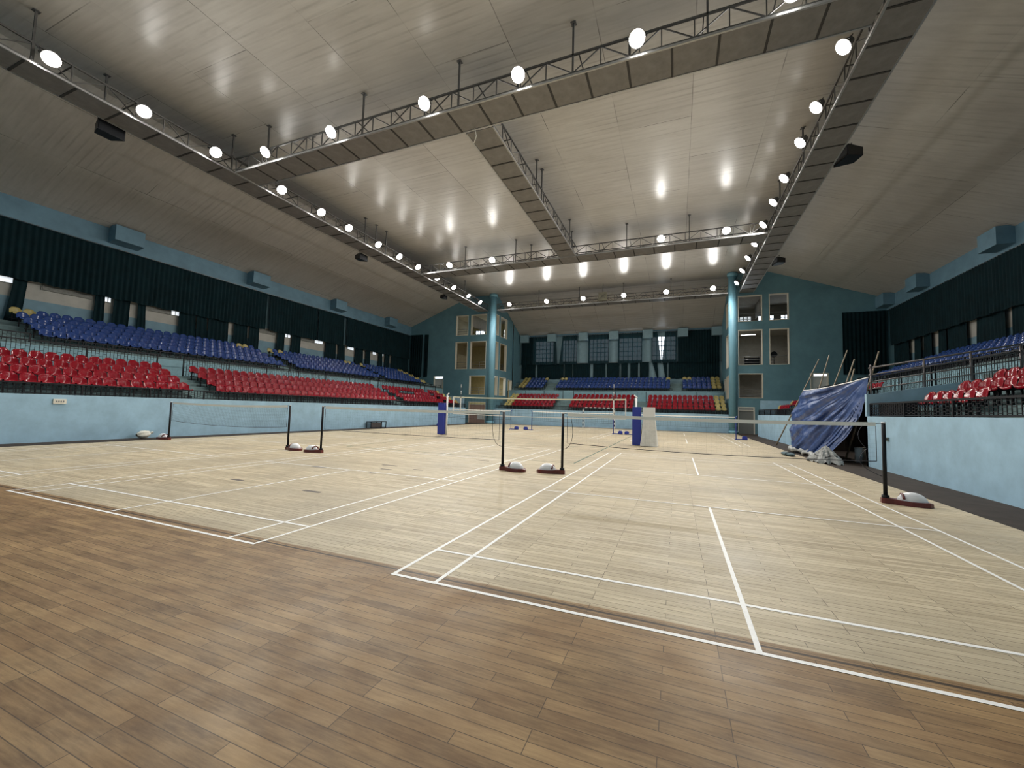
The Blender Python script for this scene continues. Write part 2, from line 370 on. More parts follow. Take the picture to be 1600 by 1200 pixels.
def tower(side):
    s = -1 if side == 'left' else 1
    if s < 0: cols = [(-21.95, -20.3), (-19.95, -17.88)]; x0, x1, xin, xf = WL, -16.9, -16.9, -25.65
    else: cols = [(7.68, 9.62), (10.13, 11.65)]; x0, x1, xin, xf = 7.1, WR, 7.1, 15.4
    holes = []
    for i, c in enumerate(cols):
        for k, (za, zb) in enumerate(LEVELS):
            if k == 0 and ((s < 0 and i == 0) or (s > 0 and i == 1)): continue
            holes.append((*c, za, zb))
    dr = (-24.8, -23.45, 2.95, 5.42) if s < 0 else (13.1, 14.42, 2.95, 5.45)
    low = (-19.95, -17.75, 0, 2.42) if s < 0 else (7.62, 8.95, 0, 2.42)
    w = holes_wall(f'wall_{side}_tower', TOWER, 1, YT, .3, x0, x1, 0, ZC, holes+[dr, low])
    sides = [(38.98, 39.95, *LEVELS[0]), (40.4, 42.4, *LEVELS[0]), (43.0, 44.3, 2.95, 5.3), (38.98, 39.9, *LEVELS[1]), (40.4, 42.4, *LEVELS[1]), (38.98, 39.9, *LEVELS[2]), (40.4, 42.4, *LEVELS[2])]
    th = -.3 if s < 0 else .3
    holes_wall(f'wall_{side}_tower_side', TOWER, 0, xin, th, YT+.3, WB, 0, ZC, sides)
    for h in holes: frame(1, YT, *h, .3)
    for h in sides: frame(0, xin, *h, th)
    # rooms behind the openings
    xa, xb = (xin-6.2, xin-.3) if s < 0 else (xin+.3, xin+6.2)
    b = MB()
    for z in (2.6, 5.8, 9.75): b.box(xa, YT+.3, z, xb, 44.4, z+.28)
    b.box(xa, YT+.3, 12.9, xb, 44.4, 13.1)
    b.box(xa-.15, YT+.3, 0, xa, 44.6, 13.1) if s < 0 else b.box(xb, YT+.3, 0, xb+.15, 44.6, 13.1)
    struct(b.build(f'floor_{side}_tower', CREAM if s < 0 else ROOMG))
    top = [(xa+.8+k*2.0, xa+2.2+k*2.0, 10.5, 11.9) for k in range(3)]
    holes_wall(f'wall_{side}_tower_room', OCHRE if s < 0 else ROOMG, 1, 44.4, .2, xa, xb, 0, 13.1, top)
    for h in top:
        b = MB(); n = 4
        for k in range(n+1): x = h[0]+(h[1]-h[0])*k/n; b.box(x-.03, 44.42, h[2], x+.03, 44.5, h[3])
        for k in range(4): z = h[2]+(h[3]-h[2])*k/3; b.box(h[0], 44.42, z-.025, h[1], 44.5, z+.025)
        struct(b.build(nm('window'), BLACK))
    for h in holes:
        lv = [l[0] for l in LEVELS].index(h[2]); which = 'wide' if h[1]-h[0] > 1.8 else 'narrow'
        rail_in(1, YT+.45, h[0], h[1], h[2]-.02, f"metal railing inside the {which} {('lowest', 'middle-level', 'top-level')[lv]} opening of the {side} tower")
    for h in sides[:5]:
        if h[2] == 2.95: continue
        lv = [l[0] for l in LEVELS].index(h[2])
        rail_in(0, xin+(-.45 if s < 0 else .45), h[0], h[1], h[2]-.02, f"metal railing in the {side} tower's side opening, {('lowest', 'middle', 'top')[lv]} level, {'by the round column' if h[0] < 40 else 'away from the column'}")
    # doors
    def door(d, m, y=YT+.12):
        b = MB(); b.box(d[0], y, d[2], d[1], y+.06, d[3]-.3); o = struct(b.build(nm('door'), m))
        f = MB(); t = .08
        f.box(d[0], YT-.02, d[2], d[0]+t, YT+.2, d[3]).box(d[1]-t, YT-.02, d[2], d[1], YT+.2, d[3]).box(d[0]+t, YT-.02, d[3]-t, d[1]-t, YT+.2, d[3]).box(d[0]+t, YT+.05, d[3]-.34, d[1]-t, YT+.15, d[3]-.28)
        f.build('door_frame', FRAMEW, o)
        MB().box(d[0]+.16, y-.03, d[2]+.95, d[0]+.2, y, d[2]+1.1).build('door_handle', STEEL, o)
        return o
    door(dr, mat('pale_door', (0.62, 0.64, 0.62), 0.5))
    if s < 0:
        o = door(low, mat('beige_door', (0.40, 0.27, 0.22), 0.5)); p = MB()
        p.box(low[0]+1.15, YT+.09, .4, low[1]-.1, YT+.12, 1.35); p.build('door_panel', mat('pale_door', (0, 0, 0)), o)
    else: door(low, mat('grey_door', (0.20, 0.21, 0.20), 0.5))
    return w
tower('left'); tower('right')
for x, r, lab in ((-17.0, .39, 'tall round blue column at the corner of the left tower'), (7.22, .34, 'tall round pale blue column at the corner of the right tower')):
    t = thing('round_column', lab, 'column', (x, 38.42, 0))
    MB().tube([(0, 0, .25), (0, 0, ZC-.35)], r, 28).build('shaft', COLUMN, t); MB().tube([(0, 0, 0), (0, 0, .25)], r+.06, 28).build('base', COLUMN, t)
    MB().tube([(0, 0, ZC-.35), (0, 0, ZC-.02)], r+.1, 28).build('capital', COLUMN, t)
# fluorescent tubes in the tower rooms; right tower's lowest is an unseen added fill
for x, y, z, lab in ((8.75, 40.6, 9.3, "lit fluorescent tube in the right tower's middle room"), (-18.6, 41.6, 5.5, "lit fluorescent tube in the left tower's lowest room"), (12.3, 42.6, 5.5, "dim fluorescent tube deep in the right tower's lowest room")):
    t = thing('tube_lamp', lab, 'lamp', (x, y, z)); MB().box(-.62, -.05, .03, .62, .05, .09).build('batten', WHITE, t)
    MB().tube([(-.6, 0, 0), (.6, 0, 0)], .03, 8).build('tube', TUBE, t)
    ld = bpy.data.lights.new('tube_glow', 'AREA'); ld.shape = 'RECTANGLE'; ld.size = 1.2; ld.size_y = .08; ld.energy = 14 if x > 12 else 45; ld.color = (.95, .98, 1)
    lo = bpy.data.objects.new('tube_glow', ld); COL.objects.link(lo); lo.parent = t; lo.location = (0, 0, -.05)
# back wall with five tall windows
BW = [(-14.75, -12.3), (-11.1, -9.25), (-7.65, -5.3), (-4.05, -1.4), (-.25, 2.35)]
holes_wall('wall_back', PANEL, 1, WB, .2, -16.9, 7.1, 0, ZE, [(a, c, 7.9, 10.65) for a, c in BW])
for a, c in BW:
    b = MB()
    n = 5
    for k in range(n+1): x = a+(c-a)*k/n; b.box(x-.035, WB+.03, 7.9, x+.035, WB+.12, 10.65)
    for k in range(6): z = 7.9+2.75*k/5; b.box(a, WB+.03, z-.03, c, WB+.12, z+.03)
    struct(b.build(nm('window'), BLACK))

# eave beams with their blocks
def beam(name, boxes, blocks, bm=BEAM):
    b = MB()
    for q in boxes: b.box(*q)
    o = struct(b.build(name, BEAM))
    for q in blocks:
        x0, y0, z0, x1, y1, z1, d = q; c = MB()
        # a block whose underside slopes back to the wall
        if d == 'L': c.add([(x0, y0, z0+.35), (x0, y1, z0+.35), (x1, y0, z0+.12), (x1, y1, z0+.12), (x0, y0, z1), (x0, y1, z1), (x1, y0, z1), (x1, y1, z1), (x0, y0, z0), (x0, y1, z0)], [(2, 3, 7, 6), (8, 2, 3, 9)[::-1], (4, 6, 7, 5), (8, 2, 6, 4), (9, 5, 7, 3)])
        else: c.box(x0, y0, z0, x1, y1, z1)
        c.build('beam_block', bm, o)
beam('trim_left', [(WL, YF, 10.46, WL+.42, YT, ZE+.16)], [(WL+.42, y-.7, 10.72, WL+1.15, y+.7, 11.72, 'L') for y in (1.7, 10.0, 18.3, 26.5, 34.3)])
beam('trim_right', [(WR-.42, YF, 10.55, WR, YT, ZE+.16)], [(WR-1.15, y-.7, 10.75, WR-.42, y+.7, 11.7, 'B') for y in (17.6, 25.6, 33.2, 38.0)])
beam('trim_back', [(-16.9, WB-.10, 11.16, 7.1, WB, ZE+.0)], [(x-.55, WB-.75, 10.45, x+.55, WB-.14, 11.42, 'B') for x in (-16.1, -12.4, -8.35, -4.6, -.68, 3.1, 6.6)], PANEL)
# window strips low on the left wall
for y0, y1, br in ((4.9, 6.0, 1), (6.95, 9.0, 0), (9.48, 9.86, 1), (11.45, 12.85, 0), (12.9, 13.45, 1), (19.1, 20.6, 0), (21.4, 22.0, 1), (23.0, 24.45, 0), (24.5, 25.5, 1), (28.6, 29.5, 1), (32.3, 32.9, 1), (33.8, 34.15, 1)):
    b = MB(); b.box(WL, y0, 7.28, WL+.05, y1, 7.62, 0)
    if br: b.box(WL+.05, y0+.06, 7.32, WL+.07, y1-.06, 7.58, 1); b.box(WL+.07, (y0+y1)/2-.02, 7.32, WL+.08, (y0+y1)/2+.02, 7.58, 0)
    else:
        for k in range(5): b.box(WL+.05, y0+.05, 7.30+.062*k, WL+.08, y1-.05, 7.335+.062*k, 0)
    struct(b.build(nm('window'), [LOUV, PANE]))

# ------------------------------------------------------------------ stands (terraces)
def profile(d_red, z_red, walk, midd, d_blue, z_blue, dend):
    """(d0,d1,z) treads counted from the parapet outwards"""
    t = []; d0 = .18
    for k, (d, z) in enumerate(zip(d_red, z_red)):
        t.append((d0, d+.12, z-.8)); d0 = d+.12
    t.append((d0, midd, walk)); d0 = midd
    for d, z in zip(d_blue, z_blue): t.append((d0, d+.12, z-.8)); d0 = d+.12
    t.append((d0, dend, z_blue[-1]-.8)); return t
R_D = [1.05+.78*k for k in range(4)]; R_Z = [2.48+.335*k for k in range(4)]
B_D = [6.2+.8*k for k in range(5)]; B_Z = [4.76+.31*k for k in range(5)]
RB_D = [1.05+.75*k for k in range(4)]; RB_Z = [2.43+.385*k for k in range(4)]
BB_D = [5.3+.68*k for k in range(4)]; BB_Z = [4.78+.35*k for k in range(4)]
PS = profile(R_D, R_Z, 2.9, 5.2, B_D, B_Z, 10.35); PBK = profile(RB_D, RB_Z, 2.85, 4.55, BB_D, BB_Z, 8.1)
def terrace(name, prof, place, runs):
    b = MB()
    for (d0, d1, z) in prof:
        for a0, a1 in runs(d0):
            b.box(*place(d0, a0, max(0.02, z-.75)), *place(d1, a1, z))
    return struct(b.build(name, TERR))
pl = lambda d, a, z: (XL-d, a, z); prr = lambda d, a, z: (XR+d, a, z); pb = lambda d, a, z: (a, YB+d, z)
def fixbox(fn):
    def g(d, a, z): return fn(d, a, z)
    return g
TL = terrace('floor_left_stand', PS, pl, lambda d: [(YF, 35.0 if d < 5 else YT)])
TR = terrace('floor_right_stand', PS, prr, lambda d: [(YF, TUN0-.16), (TUN1+.16, 34.8 if d < 5 else YT)] if d < 5 else [(YF, YT)])
TB = terrace('floor_back_stand', PBK, pb, lambda d: [(-16.9, 7.1)])
# walkway slab over the tunnel and walls behind the walkways
MIDM = mat('walkway_wall', (0.25, 0.42, 0.48), 0.65, noise=0.2, nscale=1.5)
struct(MB().box(XL-5.24, YF, 2.9, XL-5.19, YT, 3.86).build('wall_left_walkway', MIDM))
struct(MB().box(XR+5.19, YF, 2.6, XR+5.24, YT, 3.86).build('wall_right_walkway', MIDM))
struct(MB().box(-16.9, YB+4.54, 2.85, 7.1, YB+4.59, 4.06).build('wall_back_walkway', MIDM))
struct(MB().box(XL-5.2, 34.95, 0, XL-.2, 35.0, 2.9).build('wall_left_stand_end', PARAPET))
struct(MB().box(XR+.2, 34.8, 0, XR+5.2, 34.85, 2.9).build('wall_right_stand_end', PARAPET))
# aisle steps
def steps(place, prof, rows, a0, a1, parent):
    for k in range(rows[0], rows[1]):
        d1 = prof[k][1]; dz = prof[k+1][2]-prof[k][2]
        MB().box(*place(d1-.32, a0, prof[k][2]), *place(d1, a1, prof[k][2]+dz/2)).build('aisle_step', TERR, parent)
for a0, a1 in ((9.12, 10.18), (24.75, 25.55), (32.05, 32.75)): steps(pl, PS, (0, 4), a0, a1, TL)
for a0, a1 in ((18.1, 19.0), (28.6, 29.2)): steps(pl, PS, (5, 9), a0, a1, TL)
for a0, a1 in ((-10.2, -8.4), (-1.6, -.4)): steps(pb, PBK, (0, 4), a0, a1, TB)
for a0, a1 in ((-12.5, -11.1), (1.85, 3.0)): steps(pb, PBK, (5, 8), a0, a1, TB)

# ------------------------------------------------------------------ seats
def seat_shell_mb(mi=0):
    """bucket seat, front along +X, the top of the back at (-.2, 0, .80)"""
    prof = [(.225, .405), (.235, .445), (.20, .463), (.10, .445), (-.02, .43), (-.10, .44), (-.145, .49), (-.17, .58), (-.19, .68), (-.205, .76), (-.215, .80), (-.235, .79)]
    hw = [.195, .205, .215, .22, .22, .218, .218, .218, .215, .205, .175, .165]
    b = MB(); nu = 6
    def pt(i, j, off=0):
        x, z = prof[j]; u = -1+2*i/nu; w = hw[j]
        side = abs(u)**3
        lift = .035*side if j < 6 else 0.0; fwd = .05*side if 5 <= j < 10 else 0.0
        drop = -.075*abs(u)**5 if j in (9, 10, 11) else 0
        return (x+fwd-off, u*w, z+lift+drop-off*.6)
    n = len(prof)
    for off, flip in ((0, False), (.014, True)):
        vs = [pt(i, j, off) for j in range(n) for i in range(nu+1)]
        fs = [(j*(nu+1)+i, j*(nu+1)+i+1, (j+1)*(nu+1)+i+1, (j+1)*(nu+1)+i) for j in range(n-1) for i in range(nu)]
        b.add(vs, [f[::-1] for f in fs] if flip else fs, mi, True)
    return b
def seat_frame_mb(mi=0, b=None):
    b = b or MB()
    for y in (-.15, .15): b.bar((.02, y, 0), (.02, y, .425), .035, .035, mi)
    b.bar((.02, -.22, .20), (.02, .22, .20), .03, .03, mi); b.bar((-.12, -.15, .41), (.18, -.15, .41), .03, .03, mi); b.bar((-.12, .15, .41), (.18, .15, .41), .03, .03, mi)
    return b
SHELL = {c: seat_shell_mb().mesh('seat_shell', m) for c, m in (('red', RED), ('blue', BLUE), ('yellow', YELLOW))}
FRAME = seat_frame_mb().mesh('seat_frame', BLACK)
ONE = {c: seat_frame_mb(1, seat_shell_mb(0)).mesh('seat', [m, BLACK]) for c, m in (('red', RED), ('blue', BLUE), ('yellow', YELLOW))}
def mesh_obj(name, me, parent=None):
    o = bpy.data.objects.new(name, me); COL.objects.link(o)
    if parent: o.parent = parent
    return o
BULK = {'red': [], 'blue': []}
def seat(color, loc, rot, label, detail, group, bulk=False):
    rot += random.uniform(-.02, .02)
    if bulk: BULK[color].append((loc, rot)); return
    if detail:
        t = thing(f'{color}_stadium_seat', label, f'{color} seat', loc, rot, group)
        mesh_obj('seat_shell', SHELL[color], t); mesh_obj('seat_frame', FRAME, t)
    else:
        o = mesh_obj(f'{color}_stadium_seat', ONE[color]); o.location = loc; o.rotation_euler = (0, 0, rot); tag(o, label, f'{color} seat', group)
PITCH_S = .465
ROWN = ['front', 'second', 'third', 'fourth', 'fifth']
def block(place, ds, zs, a0, a1, rot, color, where, group, detail=False, skip=lambda k, c, n: None, bulk=lambda k, c, n: False, end='near', rows=None):
    n = int(round((a1-a0)/PITCH_S)); p = (a1-a0)/n
    for k, (d, z) in enumerate(zip(ds, zs)):
        if rows and k not in rows: continue
        for c in range(n):
            a = a0+p*(c+.5); col = skip(k, c, n)
            if col == 'none': continue
            col = col or color
            x, y, zz = place(d-.2, a, z-.8)
            seat(col, (x, y, zz), rot, f"{col} plastic seat, {ROWN[k]} row of {where}, {ordw(c+1)} from {end} end", detail, group, bulk(k, c, n) and col == color)
# left stand, red tier
block(pl, R_D, R_Z, 2.62, 9.05, 0, 'red', "left stand's nearest red block", 'red seats of the left stand', True)
block(pl, R_D, R_Z, 10.28, 24.6, 0, 'red', "left stand's long red block", 'red seats of the left stand', True)
block(pl, R_D, R_Z, 25.65, 32.1, 0, 'red', "left stand's third red block", 'red seats of the left stand', False, lambda k, c, n: 'none' if k == 2 and 3 <= c <= 7 else None)
block(pl, R_D, R_Z, 32.75, 34.95, 0, 'red', "left stand's farthest red block", 'red seats of the left stand', False, lambda k, c, n: 'yellow' if c >= n-1 else None)
# left stand, blue tier
def b1(k, c, n): return 'yellow' if (k == 4 and (c in (0, 1) or c in (n-3, n-2))) else None
block(pl, B_D, B_Z, 5.6, 18.05, 0, 'blue', "left stand's nearest blue block", 'blue seats of the left stand', True, b1)
block(pl, B_D, B_Z, 19.1, 28.6, 0, 'blue', "left stand's middle blue block", 'blue seats of the left stand', False, lambda k, c, n: 'yellow' if (k, c) in ((4, 0), (4, 2), (4, n-3), (4, n-2)) else None)
block(pl, B_D, B_Z, 29.3, 36.4, 0, 'blue', "left stand's farthest blue block", 'blue seats of the left stand', False, lambda k, c, n: 'yellow' if c >= n-2 or (k, c) == (4, 0) else None, lambda k, c, n: c > 6)
# right stand
block(prr, R_D, R_Z, 8.35, 13.0, PI, 'red', "right stand's nearest red block", 'red seats of the right stand', True, lambda k, c, n: 'none' if (k == 0 and c < 4) else None, rows=(0, 1, 2), end='camera')
block(prr, R_D, R_Z, 22.1, 25.4, PI, 'red', "right stand's block past the tunnel", 'red seats of the right stand', False, rows=(2, 3), end='tunnel')
block(prr, R_D, R_Z, 29.2, 32.5, PI, 'red', "right stand's last red block", 'red seats of the right stand', False, lambda k, c, n: 'yellow' if c == n-1 else None, rows=(0, 1), end='tunnel')
block(prr, B_D, B_Z, 13.0, 30.5, PI, 'blue', "right stand's blue tier", 'blue seats of the right stand', False, bulk=lambda k, c, n: not (k == 0 and 10 < c < 26), end='camera')
# back stand
block(pb, RB_D, RB_Z, -15.95, -10.1, -PI/2, 'red', "back stand's left red block", 'red seats of the back stand', False, lambda k, c, n: 'yellow' if c < 2 else None, lambda k, c, n: k > 0 or c < 6, end='left')
block(pb, RB_D, RB_Z, -8.35, -1.65, -PI/2, 'red', "back stand's middle red block", 'red seats of the back stand', False, bulk=lambda k, c, n: True, end='left')
block(pb, RB_D, RB_Z, -.35, 6.85, -PI/2, 'red', "back stand's right red block", 'red seats of the back stand', False, lambda k, c, n: 'yellow' if c >= n-2 else None, lambda k, c, n: True, end='left')
block(pb, BB_D, BB_Z, -15.9, -12.6, -PI/2, 'blue', "back stand's left blue block", 'blue seats of the back stand', False, lambda k, c, n: 'yellow' if c < 2 or (k == 3 and c == n-1) else None, lambda k, c, n: True, end='left')
block(pb, BB_D, BB_Z, -11.05, 1.8, -PI/2, 'blue', "back stand's long blue block", 'blue seats of the back stand', False, lambda k, c, n: 'yellow' if k == 3 and (c < 2 or c == n-1) else None, lambda k, c, n: True, end='left')
block(pb, BB_D, BB_Z, 3.05, 6.8, -PI/2, 'blue', "back stand's right blue block", 'blue seats of the back stand', False, lambda k, c, n: 'yellow' if c >= n-2 or (k == 3 and c < 2) else None, lambda k, c, n: True, end='left')
def lite(c):
    m = ONE[c]; return [v.co.copy() for v in m.vertices], [tuple(p.vertices) for p in m.polygons], [p.material_index for p in m.polygons]
for c, m, lab in (('red', RED, 'rows of red plastic seats in the distant back stand'), ('blue', BLUE, 'rows of blue plastic seats in the farthest parts of the stands')):
    vs, fs, ms = lite(c); b = MB()
    for loc, rot in BULK[c]:
        M = Matrix.Translation(loc) @ Matrix.Rotation(rot, 4, 'Z'); o = len(b.v)
        b.v += [tuple(M @ v) for v in vs]; b.f += [tuple(i+o for i in f) for f in fs]; b.mi += ms; b.sm += [mm == 0 for mm in ms]
    o = tag(b.build(f'{c}_seating', [m, BLACK]), lab, f'{c} seating'); o['kind'] = 'stuff'

# ------------------------------------------------------------------ railings of the stands
PANELS = {}
def panel_mesh(w, h, style):
    key = (round(w, 2), round(h, 2), style)
    if key in PANELS: return PANELS[key]
    b = MB(); n = max(3, int(w/(.125 if style != 'bars' else .10))); t = .014
    for k in range(n+1): x = -w/2+w*k/n; b.bar((x, 0, 0), (x, 0, h), t)
    if style == 'brick':
        for k in range(n):
            x0 = -w/2+w*k/n; x1 = x0+w/n
            for q in range(1, 5):
                z = h*(q-(.5 if k % 2 else 0))/4
                if 0.02 < z < h-.01: b.bar((x0, 0, z), (x1, 0, z), t)
    PANELS[key] = b.mesh('mesh_panel', BLACK); return PANELS[key]
def railing(label, start, direction, length, z0, z1, span=2.2, style='brick', m=BLACK, name='stand_railing', top=.05):
    t = thing(name, label, 'railing', (*start, z0), math.atan2(direction[1], direction[0]))
    n = max(1, round(length/span)); w = length/n; h = z1-z0
    MB().bar((0, 0, h), (length, 0, h), top, top).build('top_rail', m, t)
    MB().bar((0, 0, .04), (length, 0, .04), .03, .03).build('bottom_rail', m, t)
    pm = MB().bar((0, 0, 0), (0, 0, h), .05, .05).mesh('post', m)
    for k in range(n+1): mesh_obj('post', pm, t).location = (w*k, 0, 0)
    if style:
        me = panel_mesh(w-.06, h-.06, style)
        for k in range(n): mesh_obj('mesh_panel', me, t).location = (w*(k+.5), 0, .04)
    return t
railing('black mesh railing on the parapet under the left stand', (XL-.09, 0.6), (0, 1), 34.4, HP, 2.09)
railing('black mesh railing on the parapet under the back stand', (-16.6, YB+.09), (1, 0), 23.4, HP, 2.08)
railing('black barred railing on the right parapet before the tunnel', (XR+.09, 5.2), (0, 1), 9.0, HP, 2.12, style='brick')
railing('black mesh railing on the right parapet beyond the tunnel', (XR+.09, TUN1), (0, 1), 12.9, HP, 2.1)
for (a, c), lab in zip(((1.0, 9.05), (10.25, 24.6), (25.65, 32.0), (32.8, 34.9)), ('behind the nearest red block', 'behind the long red block', 'behind the third red block', 'behind the farthest red block')):
    railing(f'black mesh walkway railing {lab} of the left stand', (XL-3.75, a), (0, 1), c-a, 2.9, 3.92, 2.4)
railing('black mesh walkway railing above the right tunnel wall', (XR+3.9, 14.2), (0, 1), 4.7, 2.95, 3.9, 2.4)
railing('black mesh walkway railing in the far part of the right stand', (XR+3.9, 19.2), (0, 1), 15.0, 2.95, 3.9, 2.4)
railing('black mesh walkway railing at the near end of the right stand', (XR+3.9, 7.0), (0, 1), 6.6, 2.95, 3.9, 2.4)
for (a, c), lab in zip(((-16.7, -9.75), (-8.5, -1.5), (-.6, 6.9)), ('left', 'middle', 'right')):
    railing(f'thin black walkway railing behind the {lab} red block of the back stand', (a, YB+3.7), (1, 0), c-a, 2.85, 3.93, 2.3, style=None, top=.035)
for (a, c), lab in zip(((5.9, 18.0), (19.2, 28.6), (29.3, 38.4)), ('nearest', 'middle', 'farthest')):
    railing(f'low black rail in front of the {lab} blue block, left stand', (XL-5.32, a), (0, 1), c-a, B_Z[0]-.8, 4.26, 1.0, style=None, top=.035)
railing('low black barred rail before the right stand blue seats', (XR+5.32, 12.0), (0, 1), 19.0, B_Z[0]-.8, 4.36, 1.6, style='bars', top=.035)
for (a, c), lab in zip(((-16.2, -12.3), (-11.1, 2.0), (3.0, 6.9)), ('left', 'long', 'right')):
    railing(f'low black rail in front of the {lab} blue block, back stand', (a, YB+4.66), (1, 0), c-a, BB_Z[0]-.8, 4.36, 1.2, style=None, top=.03)
railing('short black mesh railing by the near end of the left walkway', (XL-5.3, 2.5), (0, 1), 2.6, 3.76, 4.35, 2.6)
# stainless railing climbing the wing wall
t = thing('stainless_railing', 'grey stainless railing climbing the wall beside the tunnel', 'railing', (XR+.1, TUN0-.08, 2.46))
for off in (.90, .66, .42, .18):
    MB().tube([(0, 0, off), (5.0, 0, off+.93)], .028 if off == .90 else .02, 8).build('rail', RAILM, t)
for k in range(5):
    x = .06+1.16*k+(.25 if k else 0); MB().tube([(x, 0, .18*x), (x, 0, .93+.186*x)], .03, 8).build('post', RAILM, t)
MB().tube([(.06, 0, .93), (.06, 0, 1.02)], [.045, .02], 8).build('finial', RAILM, t)

# ------------------------------------------------------------------ curtains
def curtain(label, ax, pos, top, bot, z0, z1, m=CURT, amp=.055, group=None, face=1, ruffle=True):
    w = max(top[1]-top[0], bot[1]-bot[0]); nf = max(2, int(w/.26)); nu = nf*5; ph = random.uniform(0, 6)
    fr = [random.uniform(.7, 1.3) for _ in range(nf+2)]
    def fn(u, v):
        a = top[0]*(1-v)+bot[0]*v; c = top[1]*(1-v)+bot[1]*v
        q = u*nf; i = int(min(q, nf-1e-6)); d = amp*(.6+.5*v)*fr[i]*math.sin(2*PI*q+ph*.3)+.03*math.sin(q*.7+ph)*v
        al = a+(c-a)*u; z = z1+(z0-z1)*v+(.03*math.sin(q*1.3+ph) if v == 1 else 0)
        p = pos+face*(.07+d)
        return (p, al, z) if ax == 0 else (al, p, z)
    b = MB(); b.grid(fn, nu, 5)
    o = b.build('window_curtain', m); return tag(o, label, 'curtain', group)
def rod(label, ax, pos, a0, a1, z):
    t = MB(); t.tube([(pos, a0, z), (pos, a1, z)] if ax == 0 else [(a0, pos, z), (a1, pos, z)], .022, 6)
    return tag(t.build('curtain_rod', STEEL), label, 'curtain rod')
ZS = 7.66
XC = WL+.10
for i, (a, c) in enumerate(((2.0, 19.42), (19.7, 24.45), (24.6, 27.7), (28.12, 38.55))):
    curtain(f"tall dark green curtain under the left beam, {ordw(i+1)} from the camera end", 0, XC+.17, (a, c), (a+.03, c-.03), ZS-.12, 10.5)
rod('thin pale curtain rod along the left beam', 0, XC+.38, 1.5, 38.5, 10.47)
gl = [(4.6, 5.96), (6.43, 9.07), (9.49, 9.92), (10.68, 11.08), (11.47, 13.33), (14.33, 14.43), (15.07, 15.2), (16.59, 17.01), (18.05, 18.25), (19.02, 20.64), (21.31, 22.05), (22.91, 25.7), (26.94, 27.26), (28.11, 29.6), (30.73, 31.11), (31.8, 33.15), (33.78, 34.22), (35.02, 35.36)]
ed = [3.0]+[q for g in gl for q in g]+[38.5]
for i in range(0, len(ed), 2):
    a, c = ed[i], ed[i+1]; s = random.uniform(-.1, .1) if c-a < 1.2 else 0
    if i == 2: s = -.22
    curtain(f"dark green lower curtain on the left wall, {ordw(i//2+1)} from the camera end", 0, XC, (a, c), (a+s-.04, c+s+.06), 5.15, ZS)
curtain('tall dark green curtain over the right wall', 0, WR-.32, (12.0, 38.2), (12.0, 38.2), ZS-.1, 10.56, face=-1)
ed = [12.0, 22.0, 22.5, 25.8, 26.3, 28.48, 29.43, 31.3, 31.42, 32.25, 33.05, 34.0, 34.4, 35.22, 36.02, 38.2]
for i in range(0, len(ed), 2):
    a, c = ed[i], ed[i+1]; curtain(f"dark green lower curtain on the right wall, {ordw(len(ed)//2-i//2)} from the corner", 0, WR-.10, (a, c), (a-.05, c+.08), 5.15, ZS, face=-1)
curtain('long dark green curtain on the right tower wall beside the corner', 1, YT-.03, (15.42, 18.45), (15.42, 18.4), 5.3, 10.55, face=-1, amp=.03)
curtain('wide dark green curtain on the left tower wall', 1, YT-.03, (-28.3, -26.55), (-28.3, -26.55), 5.3, 10.55, face=-1)
curtain('narrow dark green curtain on the left tower wall', 1, YT-.03, (-26.25, -25.68), (-26.25, -25.68), 5.3, 10.52, face=-1)
rod('thin curtain rod along the left wall windows', 0, XC+.07, 1.5, YT, ZS)
rod('thin curtain rod across the right wall top', 0, WR-.39, 11.0, YT, 10.54)
rod('thin curtain rod along the right wall windows', 0, WR-.17, 11.0, YT, ZS)
rod('thin curtain rod across the top of the back wall', 1, WB-.36, -16.9, 7.1, 11.17)
rod('thin curtain rod along the back wall windows', 1, WB-.17, -16.9, 7.1, ZS)
# back wall curtains
YC = WB-.16
up = [((-16.6, -15.0), (-16.6, -15.0), CURT), ((-15.0, -11.9), (-15.0, -11.7), SHEER), ((-11.0, -9.12), (-11.42, -9.15), SHEER), ((-7.72, -5.22), (-7.72, -5.22), SHEER), ((-4.12, -1.33), (-4.12, -1.33), SHEER), ((-.28, .36), (-.28, .80), SHEER), ((1.22, 2.43), (.86, 2.43), SHEER), ((2.58, 6.85), (2.6, 6.85), CURT)]
for i, (tp, bt, m) in enumerate(up):
    curtain(f"dark green upper curtain of the back wall, {ordw(i+1)} from the left tower", 1, YC-.13, tp, bt, ZS-.14, 11.2, m=m, face=-1, amp=.035)
gb = [(-14.65, -14.39), (-10.87, -10.74), (-9.75, -9.65), (-7.52, -7.12), (-5.63, -5.42), (-3.95, -3.74), (-2.98, -2.68), (-1.8, -1.58), (-.57, -.2), (.36, .95), (1.42, 1.6)]
ed = [-16.6]+[q for g in gb for q in g]+[6.85]
for i in range(0, len(ed), 2):
    a, c = ed[i], ed[i+1]; s0 = .55 if abs(a+.2) < .01 else 0; s1 = .25 if abs(c-1.42) < .01 else 0
    curtain(f"dark green lower curtain of the back wall, {ordw(i//2+1)} from the left tower", 1, YC+.06, (a, c), (a+s0-(-.3 if s1 else 0), c+(.15 if s0 else 0)), 5.7, ZS, face=-1, amp=.03)

